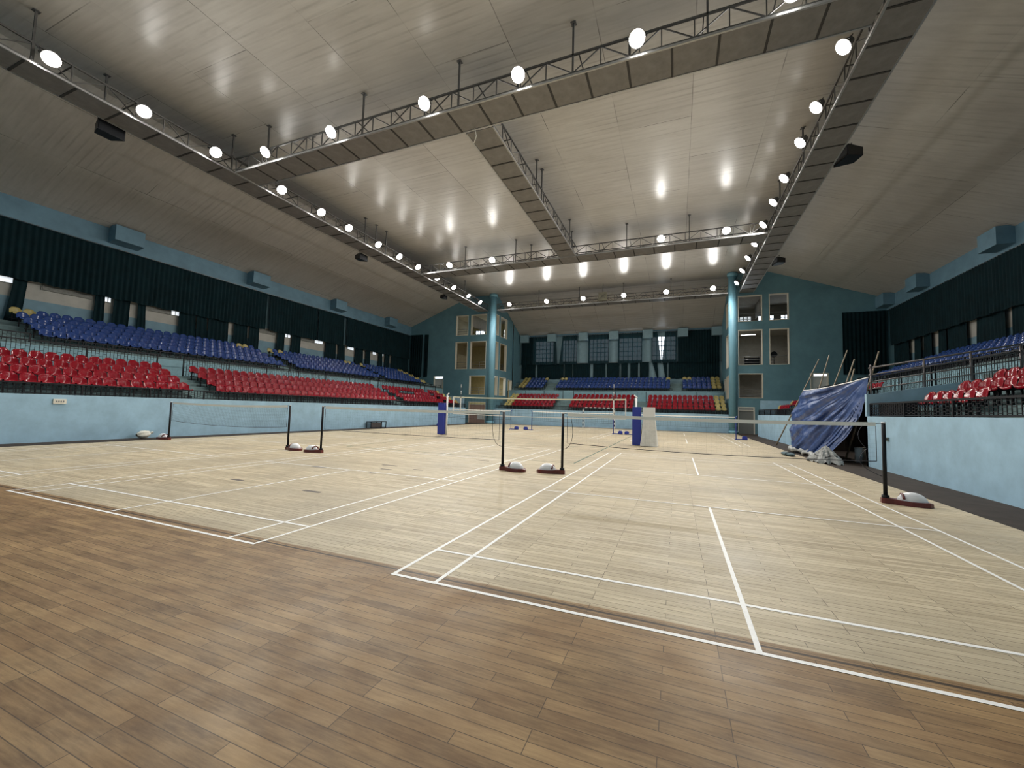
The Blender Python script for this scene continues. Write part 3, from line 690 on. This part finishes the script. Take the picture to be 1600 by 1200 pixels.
# ------------------------------------------------------------------ lighting trusses
ZT, HT = 12.9, .70
def truss(label, p0, p1, width, panel=1.3, hangers=(), ends=0.0):
    """p0->p1 axis of the truss; soffit panels below, lattice girders on both sides"""
    d = Vector((p1[0]-p0[0], p1[1]-p0[1], 0)); L = d.length
    t = thing('lighting_truss', label, 'truss', (p0[0], p0[1], ZT), math.atan2(d.y, d.x)); w = width/2
    n = round(L/panel); q = L/n
    pm = MB().box(.012, -w+.02, -.012, q-.012, w-.02, .012).mesh('soffit_panel', SOFFIT)
    rb = MB().box(-.035, -w+.02, -.03, .035, w-.02, .0).mesh('soffit_rib', RIBM)
    for k in range(n):
        mesh_obj('soffit_panel', pm, t).location = (k*q, 0, 0)
        if k: mesh_obj('soffit_rib', rb, t).location = (k*q, 0, -.003)
    for s in (-1, 1):
        MB().bar((0, s*w, 0), (L, s*w, 0), .06, .07).build('edge_angle', EDGEM, t)
        MB().bar((0, s*w, .06), (L, s*w, .06), .05, .05).build('bottom_chord', TRUSSM, t)
        MB().bar((0, s*w, HT), (L, s*w, HT), .06, .06).build('top_chord', TRUSSM, t)
        b = MB(); m = round(L/.95)
        for k in range(m):
            x0 = L*k/m; x1 = L*(k+1)/m
            b.bar((x0, s*w, .06), (x0, s*w, HT), .035)
            if k % 2: b.bar((x0, s*w, HT), (x1, s*w, .06), .032)
            else: b.bar((x0, s*w, .06), (x1, s*w, HT), .032)
        b.build('lattice', TRUSSM, t)
    tm = MB().bar((0, -w+.03, HT), (0, w-.03, HT), .035).mesh('cross_tie', TRUSSM)
    for k in range(round(L/1.9)+1): mesh_obj('cross_tie', tm, t).location = (min(L-.05, 1.9*k), 0, 0)
    for h, s in hangers:
        MB().bar((h, s*w, .06), (h, s*w, ZC-ZT-.01), .06, .06).build('hanger', TRUSSM, t)
        MB().box(h-.09, s*w-.09, ZC-ZT-.035, h+.09, s*w+.09, ZC-ZT-.01).build('hanger_plate', TRUSSM, t)
    return t
TLX, TRX, TMX = -18.375, 8.375, -4.92
hl = [(k, s) for k in (4.3, 10.2, 16.0, 22.6, 23.7, 25.0, 31.0, 37.0) for s in (1, -1)]
truss('long lighting truss along the left side of the court', (TLX, 2.0-6), (TLX, YT-.02), 1.25, hangers=[(k+6-2, s) for k, s in ((2.6, -1), (5.0, 1), (9.3, -1), (18.5, -1), (19.6, -1), (20.7, -1), (29.0, -1), (33.0, -1))])
truss('long lighting truss along the right side of the court', (TRX, YF+5), (TRX, YT-.02), 1.15, hangers=[(k, s) for k, s in ((22.0, 1), (26.5, 1), (33, 1))])
FX0, FX1 = TLX+.73, TRX-.68
truss('front cross lighting truss nearest the camera', (FX0, 10.07), (FX1, 10.07), 1.25, 1.35, hangers=[(k, s) for k, s in ((2.2, -1), (7.9, -1), (12.5, -1), (16.9, -1), (21.0, -1), (3.6, 1), (10.1, 1), (14.4, 1), (18.6, 1))])
truss('middle cross lighting truss over the volleyball net', (FX0, 25.85), (FX1, 25.85), 1.3, 1.35, hangers=[(k, s) for k, s in ((4.2, -1), (8.6, -1), (13.0, -1), (16.9, -1), (20.9, -1), (9.4, 1))])
truss('far cross lighting truss between the two round columns', (FX0+1.1, 39.0), (6.85, 39.0), 1.1, 1.35, hangers=[(k, s) for k, s in ((5.0, -1), (9.5, -1), (14.0, -1), (18.5, -1))])
truss('middle lengthwise lighting truss joining two cross trusses', (TMX, 10.80), (TMX, 25.10), 1.2, 1.2, hangers=[(k, -1) for k in (5.4, 6.3, 12.5)])

# ------------------------------------------------------------------ floodlights
def make_flood():
    t = thing('floodlight', 'x', 'floodlight', (0, 0, 0))
    b = MB()                                            # housing opens along +X
    prof = [(-.30, .05), (-.28, .11), (-.18, .14), (-.08, .20), (.0, .245), (.02, .255)]
    b.tube([(x, 0, 0) for x, r in prof], [r for x, r in prof], 18); hs = b.build('housing', TRUSSM, t)
    g = MB(); lp = [(.021, .235), (.05, .225), (.075, .18), (.092, .11), (.098, .03)]
    g.tube([(x, 0, 0) for x, r in lp], [r for x, r in lp], 18); g.build('lens', LENS, hs)
    k = MB(); k.bar((0, -.28, 0), (-.15, -.28, .02), .04, .02); k.bar((0, .28, 0), (-.15, .28, .02), .04, .02); k.bar((-.15, -.29, .02), (-.15, .29, .02), .05, .03)
    k.build('yoke', TRUSSM, t); return t
proto = make_flood()
first = [True]
LD = bpy.data.lights.new('flood_beam', 'SPOT'); LD.energy = LAMP_W; LD.color = LAMP_COL; LD.spot_size = math.radians(165); LD.spot_blend = .9; LD.shadow_soft_size = .2
def flood(loc, aim, label):
    o = proto if first[0] else link_copy(proto); first[0] = False
    d = Vector(aim).normalized(); o.location = loc; o.rotation_euler = d.to_track_quat('X', 'Z').to_euler()
    o['label'] = label; o['group'] = 'lit floodlights on the trusses'
    l = bpy.data.objects.new('flood_beam', LD); COL.objects.link(l); l.parent = o; l.location = (.16, 0, 0)
    l.rotation_euler = (0, -PI/2, 0)
LZ = 13.55
for i, y in enumerate((3.16, 5.88, 8.74, 12.28, 15.03, 17.34, 20.28, 22.77, 25.29, 28.32, 31.35, 34.44, 37.18)):
    flood((-17.36, (y+3.275)*.964-3.275, 13.17), (1.0, -.15, -1.0), f"lit floodlight on the left long truss, {ordw(i+1)} from the camera end")
for i, y in enumerate((12.1, 14.9, 17.1, 20.0, 22.5, 25.4, 28.5, 31.3, 34.2, 37.6)):
    flood((7.36, (y+3.275)*.975-3.275, 13.25), (-1.0, -.15, -1.0), f"lit floodlight on the right long truss, {ordw(i+1)} from the camera end")
for i, x in enumerate((-15.15, -11.15, -6.45, -2.6, 1.36, 5.45)):
    flood((x, 9.13, 13.2), (0, -.85, -.8), f"lit floodlight on the front cross truss, {ordw(i+1)} from its left end")
for i, x in enumerate((-14.7, -10.87, 1.51, 5.38)):
    flood((x, 24.85, 13.24), (0, -.85, -.8), f"lit floodlight on the middle cross truss, {ordw(i+1)} from its left end")
for i, x in enumerate((-14.9, -10.55, -6.58, -2.47, 1.52, 5.6)):
    flood((x, 38.12, 13.38), (0, -.85, -.8), f"lit floodlight on the far cross truss, {ordw(i+1)} from its left end")

# ------------------------------------------------------------------ loudspeakers under the trusses
def speaker(loc, rz, label, big=1.0):
    t = thing('loudspeaker', label, 'loudspeaker', loc, rz)
    w, d, h = .36*big, .26*big, .30*big
    b = MB(); b.add([(-w, -d, -h*.6), (w, -d, -h*.6), (w*1.0, -d, h*.6), (-w, -d, h*.6), (-w*.6, d, -h*.45), (w*.6, d, -h*.45), (w*.6, d, h*.45), (-w*.6, d, h*.45)], [(0, 1, 2, 3), (7, 6, 5, 4), (0, 4, 5, 1), (3, 2, 6, 7), (0, 3, 7, 4), (1, 5, 6, 2)])
    cb = b.build('cabinet', SPK, t); MB().box(-w*.92, -d-.015, -h*.54, w*.92, -d, h*.54).build('grille', BLACK, cb)
    MB().bar((-w*.3, 0, h*.5), (-w*.3, 0, h*.6+.22), .025).bar((w*.3, 0, h*.5), (w*.3, 0, h*.6+.22), .025).bar((-w*.3, 0, h*.6+.22), (w*.3, 0, h*.6+.22), .03).build('bracket', TRUSSM, t)
speaker((-19.48, 5.35, 12.72), PI/2, 'black loudspeaker under the left truss nearest the camera', 1.25)
speaker((-19.45, 20.0, 12.66), PI/2, 'black boxy loudspeaker hung outside the left truss at mid length', 1.15)
speaker((-19.42, 31.6, 12.8), PI/2, 'small black loudspeaker under the far part of the left truss', 1.0)
speaker((9.5, 18.05, 13.1), -PI/2.4, 'black loudspeaker on the outer side of the right truss, nearer one', 1.35)
speaker((9.5, 31.4, 13.1), -PI/2.4, 'black loudspeaker on the outer side of the right truss, farther one', 1.2)

# ------------------------------------------------------------------ badminton nets and posts
def make_post():
    t = thing('net_post', 'x', 'net post')
    b = MB()                                       # base running along +X from the pole
    sec = [(-.07, .055, .09), (-.03, .075, .10), (.10, .085, .10), (.20, .135, .09), (.34, .18, .085), (.50, .18, .085), (.60, .13, .085), (.66, .05, .065)]
    vs = []; fs = []
    for x, w, h in sec: vs += [(x, -w, 0), (x, -w*.95, h), (x, w*.95, h), (x, w, 0)]
    for i in range(len(sec)-1):
        for k in range(3): a = i*4+k; fs.append((a, a+1, a+5, a+4))
    n = len(vs); fs += [(0, 3, 2, 1), (n-4, n-3, n-2, n-1)]
    b.add(vs, fs); b.build('base', BASER, t)
    d = MB()
    d.grid(lambda u, v: (.38+.225*math.cos(2*PI*u)*math.cos(v*PI/2), .145*math.sin(2*PI*u)*math.cos(v*PI/2), .06+.185*math.sin(v*PI/2)), 24, 7); dm = d.build('weight_dome', DOME, t)
    s = MB(); s.tube([(.235+.05*math.cos(a)*0, .138*math.sin(a), .075+.125*math.cos(a)) for a in [(-1+2*k/10)*1.2 for k in range(11)]], .02, 6); s.build('dome_band', BASER, dm)
    MB().tube([(0, 0, .08), (0, 0, .15)], .06, 12).build('collar', BLACK, t)
    MB().tube([(0, 0, .13), (0, 0, 1.53)], .033, 12).build('pole', BLACK, t)
    MB().tube([(0, 0, 1.53), (0, 0, 1.555)], .036, 12).build('pole_cap', DOME, t.children[-1])
    return t
pp = make_post(); YN = 6.95
posts = [(6.26, 6.85, -.14, 'black net post with maroon weighted base beside the right wall'), (-.19, 6.95, PI+.03, 'black net post at the left end of the nearest net, weight to its left'), (-1.76, 6.75, -.03, 'black net post by the gap between courts, weight to its right'),
    (-8.45, 7.0, PI+.05, 'black net post at the left end of the middle near net'), (-10.1, 7.1, -.05, 'black net post at the right end of the net along the left wall'), (-16.75, 7.0, PI, 'black net post nearest the white sack')]
for i, (x, y, r, lab) in enumerate(posts):
    o = pp if i == 0 else link_copy(pp); o.location = (x, y, 0); o.rotation_euler = (0, 0, r); o['label'] = lab; o['group'] = 'portable badminton posts'
def net(label, x0, x1, y0, y1, zt=1.545, drop=.76, tape=TAPE, cord=NETM, mesh=True, sag=.03, bsag=0.0, tapeh=.075, inset=.12, thick=.0022, name='badminton_net', botm=None, step=.10):
    L = math.hypot(x1-x0, y1-y0); t = thing(name, label, 'net', (x0, y0, 0), math.atan2(y1-y0, x1-x0))
    zf = lambda s: zt-sag*4*s*(1-s); N = 20
    b = MB()
    for k in range(N):
        s0, s1 = k/N, (k+1)/N; xa = inset+(L-2*inset)*s0; xb = inset+(L-2*inset)*s1
        b.add([(xa, -.006, zf(s0)-tapeh), (xb, -.006, zf(s1)-tapeh), (xb, -.006, zf(s1)), (xa, -.006, zf(s0)), (xa, .006, zf(s0)-tapeh), (xb, .006, zf(s1)-tapeh), (xb, .006, zf(s1)), (xa, .006, zf(s0))], [(0, 1, 2, 3), (7, 6, 5, 4), (3, 2, 6, 7), (0, 4, 5, 1)])
    b.build('top_tape', tape, t)
    MB().tube([(0, 0, zt-.01), (inset, 0, zf(0)-.02)], .006, 5).build('tie_cord', cord, t); MB().tube([(L-inset, 0, zf(1)-.02), (L, 0, zt-.01)], .006, 5).build('tie_cord', cord, t)
    bot = lambda s: zf(s)-drop-bsag*4*s*(1-s)
    MB().tube([(inset+(L-2*inset)*k/N, 0, bot(k/N)) for k in range(N+1)], .007 if not botm else .02, 5).build('bottom_cord', botm or cord, t)
    for s in (0, 1): MB().tube([(inset+(L-2*inset)*s, 0, zf(s)-tapeh), (inset+(L-2*inset)*s, 0, bot(s))], .006, 5).build('side_cord', cord, t)
    if mesh:
        b = MB(); m = int((L-2*inset)/step)
        for k in range(1, m):
            s = k/m; x = inset+(L-2*inset)*s; b.bar((x, 0, bot(s)), (x, 0, zf(s)-tapeh), thick)
        r = int(drop/step)
        for j in range(1, r+1):
            for k in range(N):
                s0, s1 = k/N, (k+1)/N; f = j/(r+1)
                b.bar((inset+(L-2*inset)*s0, 0, (zf(s0)-tapeh)*(1-f)+bot(s0)*f), (inset+(L-2*inset)*s1, 0, (zf(s1)-tapeh)*(1-f)+bot(s1)*f), thick)
        b.build('netting', cord, t)
    return t
net('nearest badminton net, with white tape, ending beside the right wall', -.19, 6.26, 6.95, 6.85, bsag=.03, thick=.0006)
net('badminton net along the middle court with a pale top tape', -8.45, -1.76, 7.0, 6.75, sag=.02, thick=.0007)
n3 = net('badminton net in front of the left wall with a white tape', -16.75, -10.1, 7.0, 7.1, sag=.05, bsag=.05, thick=.0016, step=.045)
# loose cords hanging from the net ends
def cord(label, pts, m=NETM, r=.006, name='loose_cord'):
    return tag(MB().tube(pts, r, 5).build(name, m), label, 'cord')
def arc(p0, p1, bulge, n=10): 
    p0 = Vector(p0); p1 = Vector(p1); B = Vector(bulge)
    return [tuple(p0.lerp(p1, k/n)+B*(4*(k/n)*(1-k/n))) for k in range(n+1)]
cord('black loop of cord hanging beside the post by the right wall', arc((5.93, 6.86, 1.46), (6.0, 6.86, 1.02), (-.10, 0, 0))+arc((6.0, 6.86, 1.02), (6.22, 6.86, .5), (-.22, 0, -.02))[1:])
cord('thin cord curving down beside the middle post, hanging left', arc((-2.1, 6.78, 1.46), (-1.78, 6.76, .62), (-.10, 0, -.22)))
cord('dark cord curving down beside the nearest net left post', arc((.02, 6.95, 1.46), (-.17, 6.94, .62), (.13, 0, -.16)))
# brand marks on the tapes are tiny dark rectangles
n = MB(); MKS = [(1.3, 1.50), (3.0, 1.488), (4.9, 1.492)]
# ------------------------------------------------------------------ far nets on blue frames
def blue_post(x, y, sgn, label):
    t = thing('blue_net_post', label, 'net post', (x, y, 0), 0 if sgn > 0 else PI)
    MB().tube([(0, 0, .05), (0, 0, 1.5), (.03, 0, 1.55), (.10, 0, 1.57)], .028, 8).build('pole', BLUEM, t)
    MB().box(-.04, -.03, 0, .68, .03, .06).build('base_bar', BLUEM, t)
    MB().box(.36, -.14, .05, .66, .14, .20).box(.41, -.10, .20, .61, .10, .25).build('weight', PADB, t)
    MB().box(-.06, -.25, 0, .02, .25, .05).build('cross_foot', BLUEM, t)
YBN = 28.0
net('far badminton net left of the volleyball net, on blue posts', -16.6, -10.2, YBN, YBN, thick=.005, inset=.06, step=.16)
net('far badminton net in the middle, on blue posts', -8.38, -1.9, YBN, YBN, thick=.005, inset=.06, step=.16)
net('far badminton net on the right, on blue posts', -.42, 6.2, YBN, YBN, thick=.005, inset=.06, step=.16)
blue_post(-16.6, YBN, -1, 'blue far net post behind the left volleyball pad')
blue_post(-10.2, YBN, 1, 'blue far net post, left one of the pair beneath the volleyball net')
blue_post(-8.38, YBN, -1, 'blue far net post, right one of the pair beneath the volleyball net')
blue_post(-1.9, YBN, 1, 'blue far net post in front of the striped goal')
blue_post(-.42, YBN, -1, 'blue far net post hidden beside the right volleyball pad')
blue_post(6.2, YBN, 1, 'blue far net post beside the right wall')

# ------------------------------------------------------------------ volleyball net
YV = 18.0
def vpost(x, s, label):
    t = thing('volleyball_post', label, 'volleyball post', (x, YV, 0))
    MB().tube([(0, 0, 0), (0, 0, 2.36)], .055, 14).build('pole', WHITE, t)
    MB().tube([(-.06*s, 0, 2.36), (.10*s, 0, 2.50)], .035, 8).build('pulley', WHITE, t)
    x0, x1 = (-.50, -.10) if s > 0 else (-.16, .24)
    MB().box(x0, -.2, .03, x1, .2, 1.9).build('pad', PADB, t)
    MB().box(-.09, -.09, 1.32, .09, .09, 1.42).build('winch', WHITE, t)
    return t
vpost(-10.30, 1, 'white volleyball post with a blue pad on the left')
vpost(.62, -1, 'white volleyball post with a blue pad beside the white cover')
vn = thing('volleyball_net', 'high white-bordered volleyball net across the middle of the hall', 'net', (-9.87, YV, 0))
L = 9.98; zt = lambda s: 2.30-.05*4*s*(1-s); N = 16
b = MB()
for k in range(N): b.bar((L*k/N, 0, zt(k/N)-.03), (L*(k+1)/N, 0, zt((k+1)/N)-.03), .015, .07)
b.build('top_tape', YTAPE, vn)
b = MB()
for k in range(N): b.bar((L*k/N, 0, zt(k/N)-1.02), (L*(k+1)/N, 0, zt((k+1)/N)-1.02), .012, .05)
b.build('bottom_tape', WHITE, vn)
for x in (0, L): MB().bar((x, 0, 2.29), (x, 0, 1.27), .05, .05).build('end_tape', WHITE, vn)
for x in (.48, L-.60): MB().bar((x, 0, 2.29), (x, 0, 1.25), .06, .015, up=(0, 1, 0)).build('side_band', WHITE, vn)
b = MB()
for k in range(1, 50): b.bar((L*k/50, 0, zt(k/50)-1.0), (L*k/50, 0, zt(k/50)-.05), .004)
for j in range(1, 6):
    for k in range(N): b.bar((L*k/N, 0, zt(k/N)-.05-j*.16), (L*(k+1)/N, 0, zt((k+1)/N)-.05-j*.16), .004)
b.build('netting', NETM, vn)
for x in (.48, L-.60):
    b = MB()
    for k in range(9): b.tube([(x, .02, 1.25+.2*k), (x, .02, 1.25+.2*(k+1))], .012, 6, k % 2)
    b.build('antenna', [WHITE, mat('antenna_dark', (.05, .05, .06), .5)], vn)
for x0, x1, z in ((-.43, 0, 2.26), (-.43, 0, 1.29), (L, L+.45, 2.26), (L, L+.45, 1.29)): MB().tube([(x0, 0, z), (x1, 0, z)], .008, 5).build('tension_cord', NETM, vn)
# white padded cover beside the right post
t = thing('referee_stand_cover', 'white tapering fabric cover standing beside the right volleyball post', 'cover', (1.26, YV, 0))
CLOTH = mat('white_cloth', (.70, .69, .64), .8, noise=.12, nscale=5, bump=.4)
def cov(u, v):
    z = 1.32*(1-v)+.02; a = .26+.13*v; c = .30+.25*v
    q = (u*4) % 4; i = int(q) % 4; f = q-int(q)
    P = [(-a-.03*(1-v), -c), (a, -c), (a, c), (-a-.03*(1-v), c)]; p = P[i]; r = P[(i+1) % 4]
    w = .02*math.sin(9*u*PI+4*v)*v
    return (p[0]+(r[0]-p[0])*f+w, p[1]+(r[1]-p[1])*f+w, z)
MB().grid(cov, 32, 8, smooth=False).build('skirt', CLOTH, t)
MB().box(-.30, -.32, 1.32, .25, .32, 1.90).build('top_cover', WHITE, t)

# ------------------------------------------------------------------ goal
t = thing('handball_goal', 'white handball goal with dark stripes against the back wall', 'goal', (-4.8, 37.95, 0))
STR = [WHITE, mat('goal_dark', (.03, .03, .05), .4)]
for x, lab in ((-1.56, 0), (1.56, 1)):
    b = MB()
    for k in range(10): b.box(x-.045, -.045, .2*k, x+.045, .045, .2*(k+1), k % 2)
    b.build('goal_post', STR, t)
b = MB()
for k in range(14): b.box(-1.56+3.12*k/14, -.05, 1.98, -1.56+3.12*(k+1)/14, .05, 2.07, (k+1) % 2)
b.build('crossbar', STR, t)
for x in (-1.56, 1.56): MB().tube([(x, 0, 2.0), (x, .45, 1.9), (x, .85, .03), (x, 0, .03)], .02, 6).build('side_frame', WHITE, t)
MB().tube([(-1.56, .85, .03), (1.56, .85, .03)], .02, 6).build('ground_bar', WHITE, t)

# ------------------------------------------------------------------ small things along the walls
t = thing('low_bench', 'low dark metal bench against the left wall', 'bench', (-17.95, 20.85, 0), PI/2)
for x in (-.8, .25, .8):
    for y in (-.2, .2): MB().bar((x, y, 0), (x, y, .46), .04).build('leg', BLACK, t)
MB().box(-.82, -.22, .44, .82, .22, .48).build('bench_top', BLACK, t); MB().box(-.8, -.21, .06, .25, -.19, .40).build('front_panel', mat('bench_panel', (.06, .05, .05), .6), t)
MB().bar((-.8, -.2, .06), (.8, -.2, .06), .03).build('stretcher', BLACK, t)
t = thing('cloth_sack', 'white stuffed sack lying against the left wall', 'sack', (-17.93, 6.72, 0), PI/2)
def sackf(u, v):
    a = 2*PI*u; r = math.sin(PI*v)**.5; x = (v-.5)*.50
    return (x, .17*r*math.cos(a)+.02*math.sin(5*a+3*x), .165+.16*r*math.sin(a)+.14*max(0, x)+.01*math.sin(7*a+9*v))
MB().grid(sackf, 20, 12).build('sack_body', mat('sack_cloth', (.66, .64, .56), .8, noise=.2, nscale=6), t)
MB().tube([(.24, 0, .20), (.28, .0, .26), (.31, .02, .24)], [.05, .035, .05], 8).build('tied_end', mat('sack_cloth', (0, 0, 0)), t)
MB().tube([(-.245, 0, .165), (-.26, 0, .165)], [.05, .03], 8).build('sack_mark', BLACK, t)
t = thing('switch_box', 'small cream switch box on the left parapet wall', 'switch box', (XL, 4.28, 1.46))
MB().box(0, -.17, -.085, .05, .17, .085).build('cover', FRAMEW, t)
for k in range(4): MB().box(.05, -.105+.06*k, -.03, .058, -.07+.06*k, .03).build('rocker', STEEL, t)
t = thing('wall_socket', 'small dark socket plate on the right parapet wall', 'socket', (XR, 12.8, 1.0))
MB().box(-.03, -.10, -.06, 0, .10, .06).build('plate', mat('socket_grey', (.12, .17, .16), .5), t); MB().box(-.036, -.05, -.03, -.03, .05, .03).build('insert', BLACK, t)
t = thing('equipment_case', 'long black case behind the right railing near the tunnel', 'case', (XR+.42, 13.25, R_Z[0]-.8))
MB().box(-.15, -.85, 0, .15, .85, .42).build('body', SPK, t); MB().box(-.16, -.86, .42, .16, .86, .46).build('lid', BLACK, t)
t = thing('junction_box', 'grey box on the low wall behind the stainless railing', 'box', (XR+5.1, 17.6, 2.95)); MB().box(-.25, -.35, 0, .05, .35, .5).build('body', mat('box_grey', (.10, .13, .13), .6), t)
MB().box(-.27, -.3, .05, -.25, .3, .45).build('lid', mat('box_lid', (.12, .16, .16), .5), t)

# hanging scoreboard and projector box on the far truss
t = thing('hanging_box', 'square grey metal box hung on the far cross truss', 'box', (-4.55, 38.16, 13.0)); MB().box(-.42, -.15, 0, .42, .15, .85).build('body', mat('olive_box', (.20, .19, .14), .6, noise=.3), t)
MB().bar((-.3, -.16, .2), (.3, -.16, .7), .03).bar((-.3, -.16, .7), (.3, -.16, .2), .03).build('cross_brace', TRUSSM, t)
MB().bar((0, 0, .85), (0, 0, ZC-13.0-.01), .04).build('hanger', TRUSSM, t)
cord('pale strip of torn tape dangling from the front truss', [(-5.05, 10.62, 12.87), (-5.0, 10.7, 12.6), (-5.12, 10.74, 12.35)], FRAMEW, .02, 'dangling_tape')
# inside the right tower's middle room
t = thing('pedestal_fan', "dark pedestal fan in the right tower's middle room", 'fan', (10.75, 40.2, 6.03))
MB().tube([(0, 0, 0), (0, 0, .05)], .22, 14).build('base', BLACK, t); MB().tube([(0, 0, .05), (0, 0, 1.15)], .025, 8).build('stand', BLACK, t)
MB().tube([(0, -.08, 1.3), (0, .08, 1.3)], .27, 16).build('fan_head', BLACK, t)
t = thing('stacked_rack', "dark slatted rack in the right tower's middle room", 'rack', (9.0, 40.3, 6.03))
for k in range(4): MB().box(-.6, -.2, .2+.22*k, .6, .2, .36+.22*k).build('slat', BLACK, t)
for x in (-.58, .58): MB().bar((x, 0, 0), (x, 0, 1.15), .05).build('upright', BLACK, t)

# ------------------------------------------------------------------ tarpaulin over the tunnel
def lerp(a, c, t): return tuple(a[i]+(c[i]-a[i])*t for i in range(3))
LE = [(8.62, 22.3, 3.0), (8.25, 22.0, 2.0), (7.85, 21.2, 1.0), (7.7, 20.4, .12)]           # left edge, top to floor
RE = [(8.70, 14.5, 3.06), (8.62, 14.5, 2.39), (8.44, 14.55, 1.65), (8.12, 14.75, .95), (7.62, 15.3, .10)]   # right edge
def poly(P, v):
    q = v*(len(P)-1); i = min(int(q), len(P)-2); return lerp(P[i], P[i+1], q-i)
def tarpf(u, v):
    a = poly(LE, v); c = poly(RE, v); p = Vector(lerp(a, c, u))
    # creases fan out from the upper right corner, with loose wrinkles across them
    dx, dz = (1.04-u)*7.0, v*3.4+.12
    ang = math.atan2(dz, dx); r = math.hypot(dx, dz)
    f1 = mnoise.noise(Vector((ang*9.0, r*.25, 1.7))); f2 = mnoise.noise(Vector((ang*24.0, r*.5, 5.1))); f3 = mnoise.turbulence(Vector((u*7+v*3, v*5-u*2, 3.3)), 3, False)
    grow = min(1, r/3.0)
    fold = (.30*f1*grow+.15*f2*grow+.12*(f3-.4))*(1-u**5)
    p.x += fold*.75-.22*math.sin(PI*v)*math.sin(PI*u)*.6
    p.y += .15*f2*grow
    p.z += -.10*math.sin(PI*u)*(1-v)+.05*f2*(1-v)*grow
    p.z = max(p.z, .05+.03*math.sin(20*u))
    return tuple(p)
t = thing('blue_tarpaulin', 'large blue tarpaulin draped over leaning poles at the right wall', 'tarpaulin', (0, 0, 0))
MB().grid(tarpf, 130, 90).build('tarp_sheet', TARPM, t)
hem = MB().tube([tuple(Vector(tarpf(k/40, 1.0))+Vector((-.05+.05*math.sin(k*1.7), 0, .03+.03*math.sin(k*2.3)))) for k in range(41)], [.07+.03*math.sin(k*1.9) for k in range(41)], 8); hem.build('rolled_hem', SHEETM, t)
MB().tube([tarpf(k/30, .0) for k in range(31)], .022, 6).build('top_cord', WHITE, t)
def crumple(u, v):
    a = 2*PI*u; r = (1-v)*1.0
    k = 1+.16*math.sin(5*a+2)+.10*math.sin(11*a)
    return (.42*r*k*math.cos(a), .62*r*k*math.sin(a), .02+.60*v**.8+.05*math.sin(13*a+9*v)*(1-v)+.04*math.sin(17*v+5*a)*v*(1-v)*3)
t = thing('grey_sheet_heap', 'crumpled grey plastic sheet heaped at the foot of the tarpaulin', 'sheet', (7.5, 14.7, 0), .25)
MB().grid(crumple, 44, 16, smooth=False).build('sheet_body', SHEETM, t)
MB().tube([(.3*math.cos(a), .45*math.sin(a), .25+.04*math.sin(3*a)) for a in [2*PI*k/20 for k in range(21)]], .012, 5).build('tie_cord', BLACK, t)
t = thing('dark_bundle', 'dark teal folded bundle lying in front of the tarpaulin', 'bundle', (6.8, 16.9, 0), 1.75)
MB().grid(lambda u, v: ((v-.5)*1.1, .16*math.cos(2*PI*u)*math.sin(PI*v)**.4, .08+.075*math.sin(2*PI*u)*math.sin(PI*v)**.4+.012*math.sin(20*v)), 16, 16).build('bundle_body', mat('teal_cloth', (.05, .10, .12), .7, noise=.3), t)
MB().tube([(-.2, .17*math.cos(a), .085+.085*math.sin(a)) for a in [2*PI*k/14 for k in range(15)]], .01, 5).build('tie_cord', BLACK, t)
for i, (px, y, top, lab) in enumerate(((7.62, 23.4, (9.44, 22.5, 4.70), 'bamboo pole leaning left of the tarpaulin, the longest in view'), (8.35, 21.6, (9.40, 20.8, 4.70), 'bamboo pole rising behind the tarpaulin, second from the left'), (8.3, 20.0, (9.61, 19.2, 4.68), 'thin pole rising tallest above the tarpaulin middle'),
        (8.3, 18.2, (9.34, 17.6, 4.08), 'bamboo pole rising above the tarpaulin, fourth from the left'), (8.3, 17.2, (9.0, 16.6, 3.58), 'shortest pole tip showing above the tarpaulin'), (8.62, 16.5, (9.27, 15.2, 4.06), 'bamboo pole leaning by the stainless post, rightmost of the poles'))):
    bs = (px, y, .02)
    t = thing('bamboo_pole', lab, 'pole', bs); tv = Vector(top)-Vector(bs)
    MB().tube([(0, 0, 0), tuple(tv*.5+Vector((0, 0, -.03))), tuple(tv)], [.036, .032, .024], 8).build('stem', WOODP, t)
    b = MB()
    for k in range(1, 6): c = tv*(k/6); d = tv.normalized()*.012; b.tube([tuple(c-d), tuple(c+d)], .039, 8)
    b.build('node_ring', WOODP, t)
for x, y, h, r, m, lab in ((8.78, 15.75, .5, .11, mat('can_white', (.55, .58, .6), .5), 'white can standing in the dark tunnel mouth'), (9.05, 16.3, .5, .13, mat('can_brown', (.25, .22, .17), .6), 'brown can standing behind the white can in the tunnel')):
    t = thing('metal_can', lab, 'can', (x, y, 0)); MB().tube([(0, 0, 0), (0, 0, h)], r, 16).build('body', m, t); MB().tube([(0, 0, h), (0, 0, h+.03)], r+.01, 16).build('rim', m, t)
t = thing('steel_prop', 'grey steel prop standing in the tunnel mouth', 'prop', (8.95, 15.2, 0)); MB().tube([(0, 0, .02), (0, 0, 2.3)], .035, 8).build('shaft', STEEL, t); MB().box(-.1, -.1, 0, .1, .1, .02).build('foot_plate', STEEL, t)
